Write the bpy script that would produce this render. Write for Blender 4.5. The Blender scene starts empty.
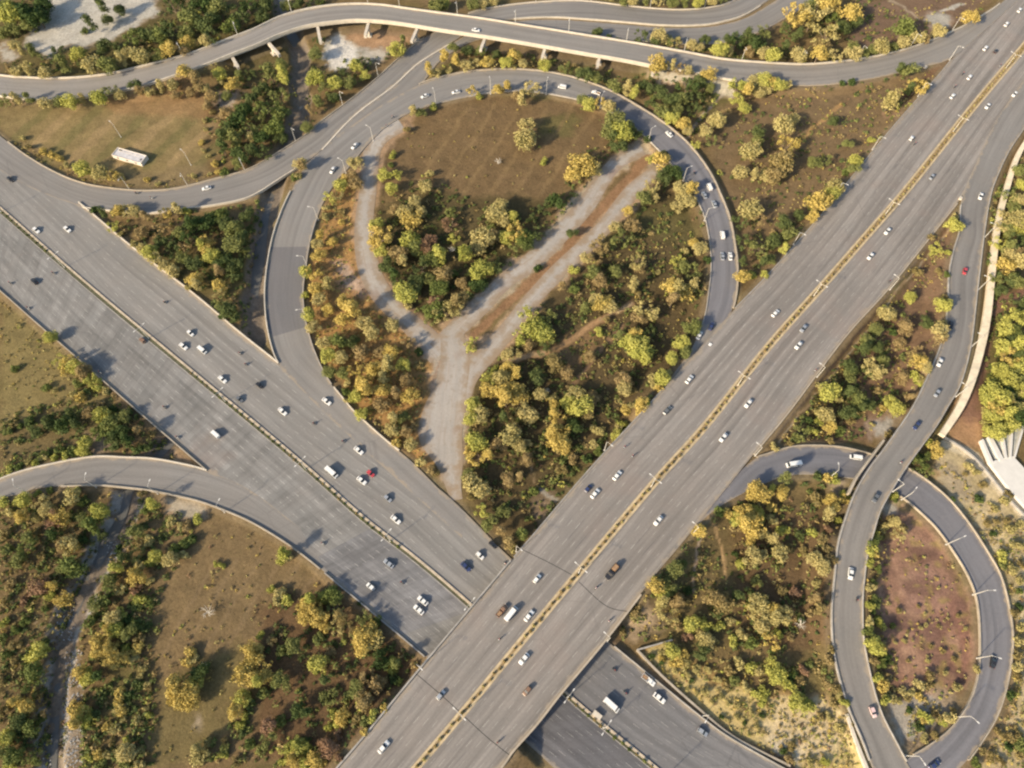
import bpy, math, random
import numpy as np
from mathutils import Vector

sc = bpy.context.scene
# ---------------------------------------------------------------- camera
H = 300.0; TH = math.radians(27.0); F = 692.0
cam = bpy.data.cameras.new("camera"); camo = bpy.data.objects.new("camera", cam)
sc.collection.objects.link(camo); sc.camera = camo
camo.location = (0, 0, H); camo.rotation_euler = (TH, 0, 0)
cam.sensor_width = 36; cam.lens = 36*F/1024; cam.clip_end = 9000; cam.clip_start = 1
# ---------------------------------------------------------------- light
SUN_EL = 27.0; SHADOW_DIR = math.radians(38)          # shadows run towards the upper right
w = bpy.data.worlds.new("World"); sc.world = w; w.use_nodes = True
nt = w.node_tree; bgn = nt.nodes["Background"]
sky = nt.nodes.new("ShaderNodeTexSky"); sky.sky_type = 'NISHITA'; sky.sun_disc = False
sky.sun_elevation = math.radians(SUN_EL); sky.air_density = 1.2; sky.dust_density = 2.0
sx, sy = -math.cos(SHADOW_DIR), -math.sin(SHADOW_DIR)  # towards the sun
sky.sun_rotation = math.atan2(sx, sy)
nt.links.new(sky.outputs[0], bgn.inputs[0]); bgn.inputs[1].default_value = 0.125
sun = bpy.data.lights.new("sun", 'SUN'); sun.energy = 4.7; sun.angle = math.radians(2.5); sun.color = (1.0, 0.83, 0.60)
suno = bpy.data.objects.new("sun", sun); sc.collection.objects.link(suno)
el = math.radians(SUN_EL)
suno.rotation_euler = Vector((sx*math.cos(el), sy*math.cos(el), math.sin(el))).to_track_quat('Z', 'Y').to_euler()
sc.view_settings.view_transform = 'Standard'; sc.view_settings.look = 'None'
sc.view_settings.exposure = 0.66; sc.view_settings.gamma = 1.0
sc.render.film_transparent = False
sc.cycles.use_denoising = True
sc.cycles.max_bounces = 4; sc.cycles.diffuse_bounces = 2; sc.cycles.transmission_bounces = 2
sc.cycles.pixel_filter_type = 'BLACKMAN_HARRIS'; sc.cycles.filter_width = 2.3

rnd = random.Random(7); R = np.random.RandomState(11)
CT, ST = math.cos(TH), math.sin(TH)
def at(x, y, z=0.0):
    cx = (x-512)/F; cy = (384-y)/F
    d = (cx, cy*CT+ST, cy*ST-CT)
    t = (z-H)/d[2]
    return (d[0]*t, d[1]*t, z)
def scale_at(y):                                   # pixels per metre at ground level
    return F*(CT-(384-y)/F*ST)/H
def to_px(X, Y, Z=0.0):
    dz = Z-H
    cy = Y*CT+dz*ST; cz = -Y*ST+dz*CT
    return 512+F*X/(-cz), 384-F*cy/(-cz)

# ---------------------------------------------------------------- helpers
def link(o): sc.collection.objects.link(o); return o
def props(o, label=None, cat=None, group=None, kind=None):
    if label: o["label"] = label
    if cat: o["category"] = cat
    if group: o["group"] = group
    if kind: o["kind"] = kind
    return o
def mesh_np(name, V, Fq, mats=(), uv=None, attrs=None, mi=None, smooth=False):
    """V (n,3); Fq (m,k) faces all with k corners"""
    V = np.asarray(V, dtype=np.float32); Fq = np.asarray(Fq, dtype=np.int32)
    me = bpy.data.meshes.new(name); k = Fq.shape[1]
    me.vertices.add(len(V)); me.vertices.foreach_set("co", V.ravel())
    me.loops.add(Fq.size); me.loops.foreach_set("vertex_index", Fq.ravel())
    me.polygons.add(len(Fq)); me.polygons.foreach_set("loop_start", np.arange(len(Fq), dtype=np.int32)*k)
    me.polygons.foreach_set("loop_total", np.full(len(Fq), k, dtype=np.int32))
    for m in mats: me.materials.append(m)
    if mi is not None: me.polygons.foreach_set("material_index", np.asarray(mi, dtype=np.int32))
    me.update(calc_edges=True)
    if uv is not None:
        l = me.uv_layers.new(name="UVMap"); l.data.foreach_set("uv", np.asarray(uv, dtype=np.float32)[Fq.ravel()].ravel())
    for an, (ty, arr) in (attrs or {}).items():
        a = me.attributes.new(an, ty, 'POINT')
        if ty == 'FLOAT': a.data.foreach_set("value", np.asarray(arr, dtype=np.float32))
        else: a.data.foreach_set("color", np.asarray(arr, dtype=np.float32).ravel())
    me.polygons.foreach_set("use_smooth", np.full(len(Fq), smooth))
    return me
def obj(name, me, parent=None, loc=None):
    o = bpy.data.objects.new(name, me); link(o)
    if parent is not None: o.parent = parent
    if loc is not None: o.location = loc
    return o
def empty(name, loc=(0, 0, 0), rz=0.0):
    o = bpy.data.objects.new(name, None); link(o); o.location = loc; o.rotation_euler = (0, 0, rz)
    o.empty_display_size = 0.3
    return o
def copy_tree(o, parent=None):
    c = o.copy(); link(c); c.parent = parent
    for ch in o.children: copy_tree(ch, c)
    return c
class MB:
    """collects boxes, tubes and prisms into one mesh"""
    def __init__(s): s.v = []; s.f = []; s.m = []
    def add(s, vs, fs, m=0):
        b = len(s.v); s.v += [tuple(v) for v in vs]; s.f += [tuple(i+b for i in f) for f in fs]; s.m += [m]*len(fs)
    def box(s, c, d, rz=0.0, m=0, taper=1.0):
        x, y, z = d[0]/2, d[1]/2, d[2]/2; co, si = math.cos(rz), math.sin(rz); vs = []
        for (a, b, e) in ((-1,-1,-1),(1,-1,-1),(1,1,-1),(-1,1,-1),(-1,-1,1),(1,-1,1),(1,1,1),(-1,1,1)):
            t = taper if e > 0 else 1.0
            px, py = a*x*t, b*y*t
            vs.append((c[0]+px*co-py*si, c[1]+px*si+py*co, c[2]+e*z))
        s.add(vs, [(0,3,2,1),(4,5,6,7),(0,1,5,4),(1,2,6,5),(2,3,7,6),(3,0,4,7)], m)
    def tube(s, pts, rad, n=8, m=0):
        if not hasattr(rad, '__len__'): rad = [rad]*len(pts)
        vs = []; fs = []
        for i, p in enumerate(pts):
            a = Vector(pts[max(i-1, 0)]); b = Vector(pts[min(i+1, len(pts)-1)]); t = (b-a).normalized()
            u = t.cross(Vector((0.31, 0.2, 0.93)) if abs(t.z) < .8 else Vector((1, 0.1, 0))).normalized(); q = t.cross(u)
            for k in range(n):
                an = 2*math.pi*k/n
                vs.append(tuple(Vector(p)+(u*math.cos(an)+q*math.sin(an))*rad[i]))
        for i in range(len(pts)-1):
            for k in range(n):
                fs.append((i*n+k, i*n+(k+1) % n, (i+1)*n+(k+1) % n, (i+1)*n+k))
        fs.append(tuple(range(n-1, -1, -1))); fs.append(tuple(range((len(pts)-1)*n, len(pts)*n)))
        s.add(vs, fs, m)
    def prism(s, prof, y0, y1, m=0, inset=0.0):
        """profile in x-z extruded along y"""
        n = len(prof); vs = [(x, y0, z) for x, z in prof]+[(x, y1, z) for x, z in prof]
        fs = [tuple(range(n)), tuple(range(2*n-1, n-1, -1))]+[(i, n+i, n+(i+1) % n, (i+1) % n) for i in range(n)]
        s.add(vs, fs, m)
    def mesh(s, name, mats, smooth=False, bevel=0.0):
        me = bpy.data.meshes.new(name); me.from_pydata(s.v, [], s.f)
        for m in mats: me.materials.append(m)
        me.polygons.foreach_set("material_index", s.m)
        import bmesh
        bm = bmesh.new(); bm.from_mesh(me); bmesh.ops.recalc_face_normals(bm, faces=bm.faces)
        if bevel > 0: bmesh.ops.bevel(bm, geom=list(bm.edges), offset=bevel, segments=2, affect='EDGES', clamp_overlap=True)
        bm.to_mesh(me); bm.free()
        me.polygons.foreach_set("use_smooth", [smooth]*len(me.polygons)); me.update()
        return me

# ---------------------------------------------------------------- materials
def mat(name, col=(.5, .5, .5), rough=.8, metal=0.0, spec=0.3, noise=0.0, nscale=1.0, coat=0.0, emit=None):
    m = bpy.data.materials.new(name); m.use_nodes = True; n = m.node_tree; b = n.nodes["Principled BSDF"]
    b.inputs["Base Color"].default_value = (*col, 1); b.inputs["Roughness"].default_value = rough
    b.inputs["Metallic"].default_value = metal; b.inputs["Specular IOR Level"].default_value = spec
    b.inputs["Coat Weight"].default_value = coat
    if noise > 0:
        g = n.nodes.new("ShaderNodeNewGeometry"); t = n.nodes.new("ShaderNodeTexNoise"); t.inputs["Scale"].default_value = nscale
        t.inputs["Detail"].default_value = 5; t.inputs["Roughness"].default_value = .65
        n.links.new(g.outputs["Position"], t.inputs["Vector"])
        mr = n.nodes.new("ShaderNodeMapRange"); mr.inputs[1].default_value = .3; mr.inputs[2].default_value = .7
        mr.inputs[3].default_value = 1-noise; mr.inputs[4].default_value = 1+noise; n.links.new(t.outputs[0], mr.inputs[0])
        mx = n.nodes.new("ShaderNodeMix"); mx.data_type = 'RGBA'; mx.blend_type = 'MULTIPLY'; mx.inputs[0].default_value = 1
        mx.inputs[6].default_value = (*col, 1); n.links.new(mr.outputs[0], mx.inputs[7]); n.links.new(mx.outputs[2], b.inputs["Base Color"])
    return m
class NG:
    """tiny node-graph writer"""
    def __init__(s, m): s.n = m.node_tree.nodes; s.l = m.node_tree.links
    def put(s, sock, v):
        if isinstance(v, bpy.types.NodeSocket): s.l.new(v, sock)
        elif isinstance(v, (tuple, list)) and len(v) == 3 and sock.type == 'RGBA': sock.default_value = (*v, 1)
        else: sock.default_value = v
    def math(s, op, a, b=0.0, c=None, clamp=False):
        x = s.n.new("ShaderNodeMath"); x.operation = op; x.use_clamp = clamp; s.put(x.inputs[0], a); s.put(x.inputs[1], b)
        if c is not None: s.put(x.inputs[2], c)
        return x.outputs[0]
    def mix(s, f, a, b, mode='MIX'):
        x = s.n.new("ShaderNodeMix"); x.data_type = 'RGBA'; x.blend_type = mode; s.put(x.inputs[0], f); s.put(x.inputs[6], a); s.put(x.inputs[7], b)
        return x.outputs[2]
    def noise(s, vec, scale, detail=4, rough=.6):
        x = s.n.new("ShaderNodeTexNoise"); s.put(x.inputs["Vector"], vec); x.inputs["Scale"].default_value = scale
        x.inputs["Detail"].default_value = detail; x.inputs["Roughness"].default_value = rough
        return x.outputs[0]
    def rng(s, v, a, b, c=0.0, d=1.0, smooth=False):
        x = s.n.new("ShaderNodeMapRange"); x.interpolation_type = 'SMOOTHSTEP' if smooth else 'LINEAR'
        s.put(x.inputs[0], v)
        for i, q in enumerate((a, b, c, d)): x.inputs[i+1].default_value = q
        return x.outputs[0]
    def comb(s, x_, y_, z_=0.0):
        x = s.n.new("ShaderNodeCombineXYZ"); s.put(x.inputs[0], x_); s.put(x.inputs[1], y_); s.put(x.inputs[2], z_); return x.outputs[0]
    def attr(s, name, out=0):
        x = s.n.new("ShaderNodeAttribute"); x.attribute_name = name; return x.outputs[out]
    def pos(s): return s.n.new("ShaderNodeNewGeometry").outputs["Position"]
    def sep(s, v):
        x = s.n.new("ShaderNodeSeparateXYZ"); s.put(x.inputs[0], v); return x.outputs

def asphalt(name, base, streak=.16, slab=0.0, dust=(.30, .25, .19), dustw=2.0, lane=3.6, paint=.22, warm=0.0, rag=1.7):
    m = bpy.data.materials.new(name); m.use_nodes = True; g = NG(m); b = g.n["Principled BSDF"]
    uv = g.n.new("ShaderNodeUVMap").outputs[0]; u, v, _ = g.sep(uv); P = g.pos()
    edge = g.attr("edge", 2)
    c = g.mix(g.rng(g.noise(P, .018, 3), .35, .65), tuple(x*.92 for x in base), tuple(x*1.10 for x in base))
    c = g.mix(g.rng(g.noise(P, .07, 5, .7), .35, .7, 0, .5), c, (base[0]*1.12, base[1]*1.06, base[2]*1.02))
    # fine aggregate
    f = g.rng(g.noise(P, 1.1, 6, .75), .3, .7, .90, 1.10); c = g.mix(1.0, c, g.comb(f, f, f), 'MULTIPLY')
    # long wheel-path streaks
    s1 = g.rng(g.noise(g.comb(g.math('MULTIPLY', u, .30), g.math('MULTIPLY', v, .006)), 1.0, 5, .6), .36, .66, 1+streak*.6, 1-streak)
    c = g.mix(1.0, c, g.comb(s1, s1, s1), 'MULTIPLY')
    wp = g.math('SINE', g.math('MULTIPLY', u, 2*math.pi/lane)); amt = g.rng(g.noise(g.comb(g.math('MULTIPLY', u, .12), g.math('MULTIPLY', v, .012)), 1.0, 2), .4, .65, 0, streak*.5)
    wf = g.math('SUBTRACT', 1.0, g.math('MULTIPLY', g.math('MAXIMUM', wp, 0.0), amt)); c = g.mix(1.0, c, g.comb(wf, wf, wf), 'MULTIPLY')
    # short dark oil streaks
    s2 = g.rng(g.noise(g.comb(g.math('MULTIPLY', u, .9), g.math('MULTIPLY', v, .045)), 1.0, 3, .6), .60, .74, 0, streak*2.2)
    c = g.mix(s2, c, (base[0]*.5, base[1]*.51, base[2]*.56))
    if slab > 0:
        br = g.n.new("ShaderNodeTexBrick"); g.put(br.inputs["Vector"], g.comb(v, u)); br.offset = .5
        br.inputs["Scale"].default_value = 1; br.inputs["Brick Width"].default_value = 13.0; br.inputs["Row Height"].default_value = lane
        br.inputs["Mortar Size"].default_value = .12; br.inputs["Mortar Smooth"].default_value = .4
        br.inputs["Color1"].default_value = (1+slab,)*3+(1,); br.inputs["Color2"].default_value = (1-slab,)*3+(1,); br.inputs["Mortar"].default_value = (1-slab*1.5,)*3+(1,)
        c = g.mix(1.0, c, br.outputs[0], 'MULTIPLY')
        tb = g.rng(g.noise(g.comb(g.math('MULTIPLY', u, .02), g.math('MULTIPLY', v, .16)), 1.0, 3, .7), .35, .68, 1-slab*1.2, 1+slab*1.2)  # cross bands: slab tones plus tree-shadow stripes put into the colour
        c = g.mix(1.0, c, g.comb(tb, tb, tb), 'MULTIPLY')
    # cracks sealed with tar
    vo = g.n.new("ShaderNodeTexVoronoi"); vo.feature = 'DISTANCE_TO_EDGE'; vo.inputs["Scale"].default_value = .055
    g.put(vo.inputs["Vector"], P); ck = g.rng(vo.outputs[0], 0.0, .012, .30, 0); ck = g.math('MULTIPLY', ck, g.rng(g.noise(P, .02, 2), .5, .6))
    c = g.mix(ck, c, (base[0]*.45, base[1]*.45, base[2]*.47))
    # worn lane dashes
    fu = g.math('FRACT', g.math('DIVIDE', u, lane)); du = g.math('LESS_THAN', g.math('ABSOLUTE', g.math('SUBTRACT', fu, .5)), .028)
    fv = g.math('LESS_THAN', g.math('FRACT', g.math('DIVIDE', v, 9.0)), .36)
    wear = g.rng(g.noise(P, .5, 3), .35, .6); inn = g.rng(edge, 1.6, 1.7)
    c = g.mix(g.math('MULTIPLY', g.math('MULTIPLY', g.math('MULTIPLY', du, fv), g.math('MULTIPLY', wear, inn)), paint), c, (.62, .6, .55))
    # edge line and dusty margin
    el_ = g.math('LESS_THAN', g.math('ABSOLUTE', g.math('SUBTRACT', edge, 1.0)), .10)
    c = g.mix(g.math('MULTIPLY', g.math('MULTIPLY', el_, wear), paint), c, (.62, .6, .52))
    dn = g.math('ADD', edge, g.rng(g.noise(P, .16, 4, .7), .3, .7, rag, -rag))
    c = g.mix(g.rng(dn, 0, dustw, 1.0 if rag > 2 else .75, 0, True), c, dust)
    if rag > 2: c = g.mix(g.rng(g.noise(g.comb(g.math("MULTIPLY", u, .5), g.math("MULTIPLY", v, .03)), 1.0, 5, .7), .52, .7, 0, .7), c, (.28, .215, .16)); c = g.mix(g.rng(g.noise(P, .25, 5, .75), .55, .7, 0, .5), c, (.2, .16, .12))
    # red-brown stain patches
    if warm > 0: c = g.mix(g.rng(g.noise(P, .03, 3), .56, .68, 0, warm), c, (.25, .19, .16))
    g.put(b.inputs["Base Color"], c); b.inputs["Roughness"].default_value = .85; b.inputs["Specular IOR Level"].default_value = .25
    bp = g.n.new("ShaderNodeBump"); bp.inputs["Strength"].default_value = .15; bp.inputs["Distance"].default_value = .05
    g.put(bp.inputs["Height"], g.noise(P, 2.0, 4)); g.put(b.inputs["Normal"], bp.outputs[0])
    return m
A_HIGH = asphalt("asphalt_diagonal_highway", (.218, .202, .186), streak=.28, paint=.4, warm=.25)
A_WEST = asphalt("asphalt_wide_highway", (.206, .200, .190), streak=.20, paint=.4)
A_SLAB = asphalt("concrete_slab_carriageway", (.190, .187, .180), streak=.14, slab=.13, paint=.5, warm=.3)
A_RAMP = asphalt("asphalt_ramp", (.192, .184, .174), streak=.18, dustw=1.6, paint=.0)
A_LOOP = asphalt("asphalt_loop_ramp", (.200, .193, .184), streak=.16, dustw=1.2, paint=.0)
A_DARK = asphalt("asphalt_loop", (.155, .155, .168), streak=.18, dustw=1.2, paint=.0)
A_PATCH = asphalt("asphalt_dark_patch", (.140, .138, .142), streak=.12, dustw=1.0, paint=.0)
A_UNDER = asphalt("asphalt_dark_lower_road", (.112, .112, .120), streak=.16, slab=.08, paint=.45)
A_PATCH2 = asphalt("asphalt_mid_grey", (.148, .147, .150), streak=.15, paint=.4)  # darker grey tone for the carriageway beyond the overpass
A_OLD = asphalt("asphalt_old_bleached", (.33, .308, .28), streak=.10, dust=(.265,.205,.145), dustw=5.0, paint=.0, warm=.9, rag=3.2)
A_BLUE = asphalt("asphalt_blue_grey", (.172, .172, .176), streak=.16, slab=.15, paint=.5, lane=3.6)  # bluer, darker tone for the carriageway before the overpass
A_FLY = asphalt("asphalt_flyover", (.215, .204, .190), streak=.16, dustw=1.6, paint=.0)
CONC = mat("concrete_cream", (.37, .32, .25), .85, noise=.22, nscale=.25)
CONCW = mat("concrete_white", (.52, .47, .39), .8, noise=.15, nscale=.3)
CONCG = mat("concrete_grey", (.33, .31, .28), .85, noise=.25, nscale=.3)
KERB = mat("kerb_yellow_paint", (.46, .365, .225), .8, noise=.25, nscale=.5)
METAL = mat("galvanised_steel", (.55, .55, .53), .45, metal=.3)
JOINT = mat("rubber_joint", (.04, .04, .04), .9)
# ---------------------------------------------------------------- roads: pairs of traced edges with a height profile
def smooth_line(pts, n):
    """Catmull-Rom through the points, resampled to n points evenly"""
    p = np.array(pts, float); p = np.vstack([2*p[0]-p[1], p, 2*p[-1]-p[-2]]); out = []
    for i in range(1, len(p)-2):
        p0, p1, p2, p3 = p[i-1], p[i], p[i+1], p[i+2]
        for t in np.linspace(0, 1, 14, endpoint=False):
            out.append(.5*((2*p1)+(-p0+p2)*t+(2*p0-5*p1+4*p2-p3)*t*t+(-p0+3*p1-3*p2+p3)*t**3))
    out.append(p[-2]); o = np.array(out)
    # light smoothing
    for _ in range(6): o[1:-1] = (o[:-2]+2*o[1:-1]+o[2:])/4
    s = np.r_[0, np.cumsum(np.hypot(*np.diff(o[:, :2], axis=0).T))]; q = np.linspace(0, s[-1], n)
    return np.stack([np.interp(q, s, o[:, k]) for k in range(o.shape[1])], 1)
ROADS = {}
FR = np.array([0, .035, .09, .2, .35, .5, .65, .8, .91, .965, 1.0])
def road(key, A, B, zs, material, lift=0.0, n=160, thick=.7, label=None, name="road", deck=False, parent=None, fill=True, bridges=()):
    """A, B: left/right edges in pixels; zs: [(fraction, z)]; bridges: fractions where no embankment stands below"""
    def world(E):
        P = smooth_line(E, n); fr = np.linspace(0, 1, n); z = np.interp(fr, [a for a, _ in zs], [b for _, b in zs])
        # smooth profile
        for _ in range(30): z[1:-1] = (z[:-2]+z[1:-1]*2+z[2:])/4
        W = np.array([at(x, y, zz) for (x, y), zz in zip(P, z)]); return W
    a, b = world(A), world(B); nc = len(FR)
    V = a[:, None, :]*(1-FR)[None, :, None]+b[:, None, :]*FR[None, :, None]; V[:, :, 2] += lift
    cl = V[:, 5, :]; s = np.r_[0, np.cumsum(np.hypot(*np.diff(cl[:, :2], axis=0).T))]
    wd = np.hypot(*(b-a)[:, :2].T)
    u = wd[:, None]*FR[None, :]; ed = np.minimum(u, wd[:, None]-u); uv = np.stack([u, np.broadcast_to(s[:, None], u.shape)], -1)
    top = V.reshape(-1, 3); idx = np.arange(n*nc).reshape(n, nc)
    Fq = np.stack([idx[:-1, :-1], idx[1:, :-1], idx[1:, 1:], idx[:-1, 1:]], -1).reshape(-1, 4)
    # skirts
    la = V[:, 0].copy(); lb = V[:, -1].copy(); la[:, 2] -= thick; lb[:, 2] -= thick
    base = len(top); V2 = np.vstack([top, la, lb]); ia = base+np.arange(n); ib = base+n+np.arange(n)
    F2 = np.vstack([np.stack([idx[:-1, 0], ia[:-1], ia[1:], idx[1:, 0]], -1), np.stack([idx[:-1, -1], idx[1:, -1], ib[1:], ib[:-1]], -1),
                    np.stack([ia[:-1], ib[:-1], ib[1:], ia[1:]], -1)])
    Fa = np.vstack([Fq, F2]); mi = np.r_[np.zeros(len(Fq)), np.ones(len(F2))]
    # make top normals face up
    v0, v1, v2 = V2[Fq[0, 0]], V2[Fq[0, 1]], V2[Fq[0, 2]]
    if np.cross(v1-v0, v2-v0)[2] < 0: Fa = Fa[:, ::-1]
    uvall = np.vstack([uv.reshape(-1, 2), uv[:, 0], uv[:, -1]]); eda = np.r_[ed.ravel(), np.zeros(2*n)]
    me = mesh_np(name, V2, Fa, (material, CONC if deck else CONCG), uv=uvall, attrs={"edge": ('FLOAT', eda)}, mi=mi, smooth=False)
    o = obj(name, me, parent)
    if not deck: props(o, label=label, kind="structure")
    t = np.gradient(cl[:, :2], axis=0); t /= np.hypot(*t.T)[:, None]
    br = np.zeros(n, bool)
    for f0, f1 in bridges: br |= (np.linspace(0, 1, n) >= f0) & (np.linspace(0, 1, n) <= f1)
    ROADS[key] = dict(a=V[:, 0], b=V[:, -1], c=cl, t=t, w=wd, s=s, fill=fill, br=br, V=V, n=n)
    return o

R2A = [(290,825),(338,768),(368,733),(428,660),(512,560),(537,531),(564,499),(599,459),(649,405),(690,359),(732,312),(768,275),(818,219),(848,182),(893,127),(938,76),(953,58),(1003,2),(1060,-66)]
R2M = [(362,832),(416,768),(461,715),(512,653),(576,576),(654,483),(707,424),(768,347),(818,291),(868,234),(908,188),(973,107),(1024,47),(1085,-25)]
R2B = [(445,833),(500,768),(512,751),(537,723),(562,691),(604,641),(652,579),(687,537),(752,456),(790,410),(843,339),(888,289),(930,237),(958,202),(1024,120),(1100,26)]
zR2 = [(0, 7.2), (.42, 7.2), (.62, 4.5), (.8, 2.6), (1, 2.2)]
def off(L, d):
    """shift a pixel polyline sideways by d pixels (perpendicular)"""
    P = np.array(L, float); t = np.gradient(P, axis=0); t /= np.hypot(*t.T)[:, None]
    return [tuple(p) for p in P+np.stack([t[:, 1], -t[:, 0]], 1)*d]
road("R2L", R2A, off(R2M, -3.6), zR2, A_HIGH, n=220, thick=1.0, label="grey north-west carriageway of the diagonal highway", bridges=[(.12, .47)])
road("R2R", off(R2M, 3.6), R2B, zR2, A_HIGH, n=220, thick=1.0, label="grey south-east carriageway of the diagonal highway", bridges=[(.12, .47)])

R1A = [(-70,84),(0,140),(80,204),(130,246),(192,293),(237,331),(280,365),(330,406),(386,450),(448,496),(508,556),(560,600),(607,641),(662,686),(699,716),(729,738),(782,768),(860,812)]
R1M = [(-70,150),(0,210),(50,254),(100,297),(147,336),(205,384),(256,426),(308,470),(363,519),(416,560),(471,607),(520,652),(564,693),(599,723),(654,768),(725,828)]
R1B = [(-80,222),(0,290),(35,321),(85,364),(135,408),(207,470),(256,513),(328,575),(368,608),(426,657),(480,704),(530,746),(556,770),(620,830)]
z1 = [(0, .9), (1, .9)]
road("R1U", R1A, off(R1M, -2.6), z1, A_WEST, n=200, label="grey asphalt north-east carriageway of the wide highway", bridges=[(.33, .43)])
road("R1L", off(R1M, 2.6), R1B, z1, A_SLAB, n=200, label="patched concrete south-west carriageway of the wide highway", bridges=[(.28, .43)])

R6A = [(-60,506),(0,480),(25,471),(50,465),(75,460),(100,457),(125,458),(150,459),(175,463),(207,471),(250,490),(300,528)]
R6B = [(-60,532),(0,500),(18,494),(37,488),(62,486),(100,485),(125,487),(150,490),(175,495),(200,501),(230,512),(256,524),(293,547),(330,576)]
road("R6", R6A, R6B, z1, A_RAMP, lift=.006, n=110, label="curved slip road joining the wide highway from the left", bridges=[(.42, .62)])

R1x = 0
R4A = [(-50,97),(0,136),(25,155),(50,170),(75,181),(100,187),(140,191),(175,189),(212,180),(250,169),(281,151),(306,135),(321,122),(356,96),(381,75),(406,52),(426,37),(468,14),(512,5),(562,1),(592,2),(624,6),(662,9.5),(687,10),(712,7.5),(734,1),(770,-22)]
R4B = [(-30,150),(25,185),(80,206),(100,209),(125,212),(147,213),(162,212),(190,208),(215,205),(250,197),(281,178),(300,166),(320,151),(343,126),(363,108),(393,86),(418,63),(451,43),(480,25),(512,19),(550,17),(587,19),(625,22),(662,25),(700,25),(725,21),(750,12),(790,-15)]
road("R4", R4A, R4B, z1, A_RAMP, lift=.004, n=200, label="curved two-lane road passing under the flyover", bridges=[(.34, .46)])
R7A = [(306,164),(320,152),(343,127),(363,109),(393,87),(418,64),(451,44),(482,28),(512,21.5),(550,19.5),(587,21.5),(625,24.5),(662,27.5),(700,27.5),(725,24),(752,15),(795,-12)]
R7B = [(330,185),(345,172),(366,146),(390,122),(412,98),(421,85),(431,72),(441,60),(470,42),(500,35),(540,31),(580,33),(620,39),(655,42),(690,44),(720,43),(745,36),(768,28),(830,-8)]
road("R7", R7A, R7B, z1, A_RAMP, lift=.000, n=150, label="lower carriageway of the road leading from under the flyover to the loop")

L1A = [(462,538),(380,464),(330,418),(300,388),(280,365),(271,342),(266,312),(266,280),(272,242),(281,214),(291,192),(306,165),(322,150),(350,127),(385,103),(421,84),(443,77),(468,72),(493,70),(512,69.5),(537,71),(562,75),(587,82),(612,92),(637,106),(662,122),(684,140),(699,157),(711,175),(719,192),(729,217),(734,242),(737,267),(736,292),(731,313),(722,330),(708,352),(668,402)]
L1B = [(466,513),(446,496),(411,461),(386,441),(356,414),(343,399),(331,384),(321,367),(311,342),(305,317),(303,292),(306,267),(310,242),(318,215),(328,194),(343,172),(351,160),(370,140),(390,124),(411,112),(431,105),(456,99),(481,94),(512,91),(537,92),(562,96),(587,102),(612,112),(632,125),(652,143),(668,160),(683,178),(695,196),(705,217),(710,242),(711.5,267),(709,292),(705,317),(697,337),(688,354),(655,398)]
road("L1", L1A, L1B, [(0, .9), (.6, .9), (.88, 3.6), (1, 5.0)], A_LOOP, lift=.03, n=300, label="loop ramp curving around the wooded island")

R3A = [(-70,66),(0,76),(25,78),(50,79),(80,78),(112,74),(150,65),(188,55),(212,46),(238,36),(256,29),(281,17),(306,10),(331,6),(356,4.5),(381,5.5),(406,9),(443,14),(481,19),(512,24),(550,30),(587,36),(637,44),(687,53),(725,60),(768,63.5),(806,65),(843,62),(881,56),(918,46),(955,31),(981,17),(1006,-1),(1045,-45)]
R3B = [(-70,86),(0,96),(25,99),(50,99.5),(80,98),(112,93),(150,84),(188,71),(210,63),(235,53),(256,45),(281,34),(306,26),(331,22),(356,20),(381,21),(406,24),(443,30),(481,35.5),(512,40.5),(550,47),(587,53.5),(625,60),(655,66),(690,72),(720,78),(745,82),(768,83),(806,85.5),(843,83),(881,76.5),(905,71),(930,65),(953,57),(985,30),(1040,-20)]
fly = empty("flyover", at(450, 30, 0)); fly["label"] = "long curved flyover with cream concrete sides and piers across the top"; fly["category"] = "bridge"
zR3 = [(0, 1.2), (.12, 1.2), (.27, 7.0), (.33, 8.0), (.53, 8.0), (.64, 5.5), (.78, 3.0), (1, 2.6)]
fd = road("R3", R3A, R3B, zR3, A_FLY, lift=.01, n=260, thick=1.3, name="deck", deck=True, bridges=[(.25, .64)])
def adopt(ch, par):
    ch.parent = par; ch.matrix_parent_inverse = par.matrix_world.inverted() if False else ch.matrix_parent_inverse
    ch.location = Vector(ch.location)-Vector(par.location)
adopt(fd, fly)

R5A = [(1075,15),(1030,72),(1000,115),(978,160),(962,200),(960,230),(954,250),(949,276),(948,308),(942,342),(931,370),(915,404),(898,430),(883,451),(868,471),(855,494),(845,521),(838,546),(835,576),(832,613),(834,651),(841,683),(850,711),(863,741),(873,768),(900,830)]
R5B = [(1100,30),(1045,98),(1024,128),(1008,152),(996,178),(990,196),(985,224),(979,272),(975,307),(970,347),(960,384),(948,405),(935,427),(918,450),(905,468),(893,487),(880,510),(873,532),(867,554),(864,576),(862,601),(863,638),(870,676),(880,711),(895,741),(910,768),(945,820)]
road("R5", R5A, R5B, [(0, 2.6), (.25, 3.2), (.48, 7.0), (.62, 7.2), (.8, 3.2), (.93, 1.6), (1, 1.6)], A_RAMP, lift=.008, n=200, thick=1.2, label="slip road curving down the right side", bridges=[(.44, .66)])
L2A = [(640,590),(690,528),(722,489),(752,461),(768,454),(793,447),(818,446),(843,448),(868,454),(890,461),(908,469),(928,482),(950,501),(970,526),(988,554),(1000,576),(1008,606),(1012,638),(1008,676),(998,711),(983,738),(960,768),(920,800)]
L2B = [(652,579),(684,540),(712,512),(747,491),(768,482),(785,476),(805,474),(828,475),(850,478),(868,481),(886,488),(903,498),(920,512),(938,530),(955,554),(968,576),(977,601),(980,638),(978,676),(967,706),(948,731),(925,748),(908,758),(880,775)]
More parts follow.
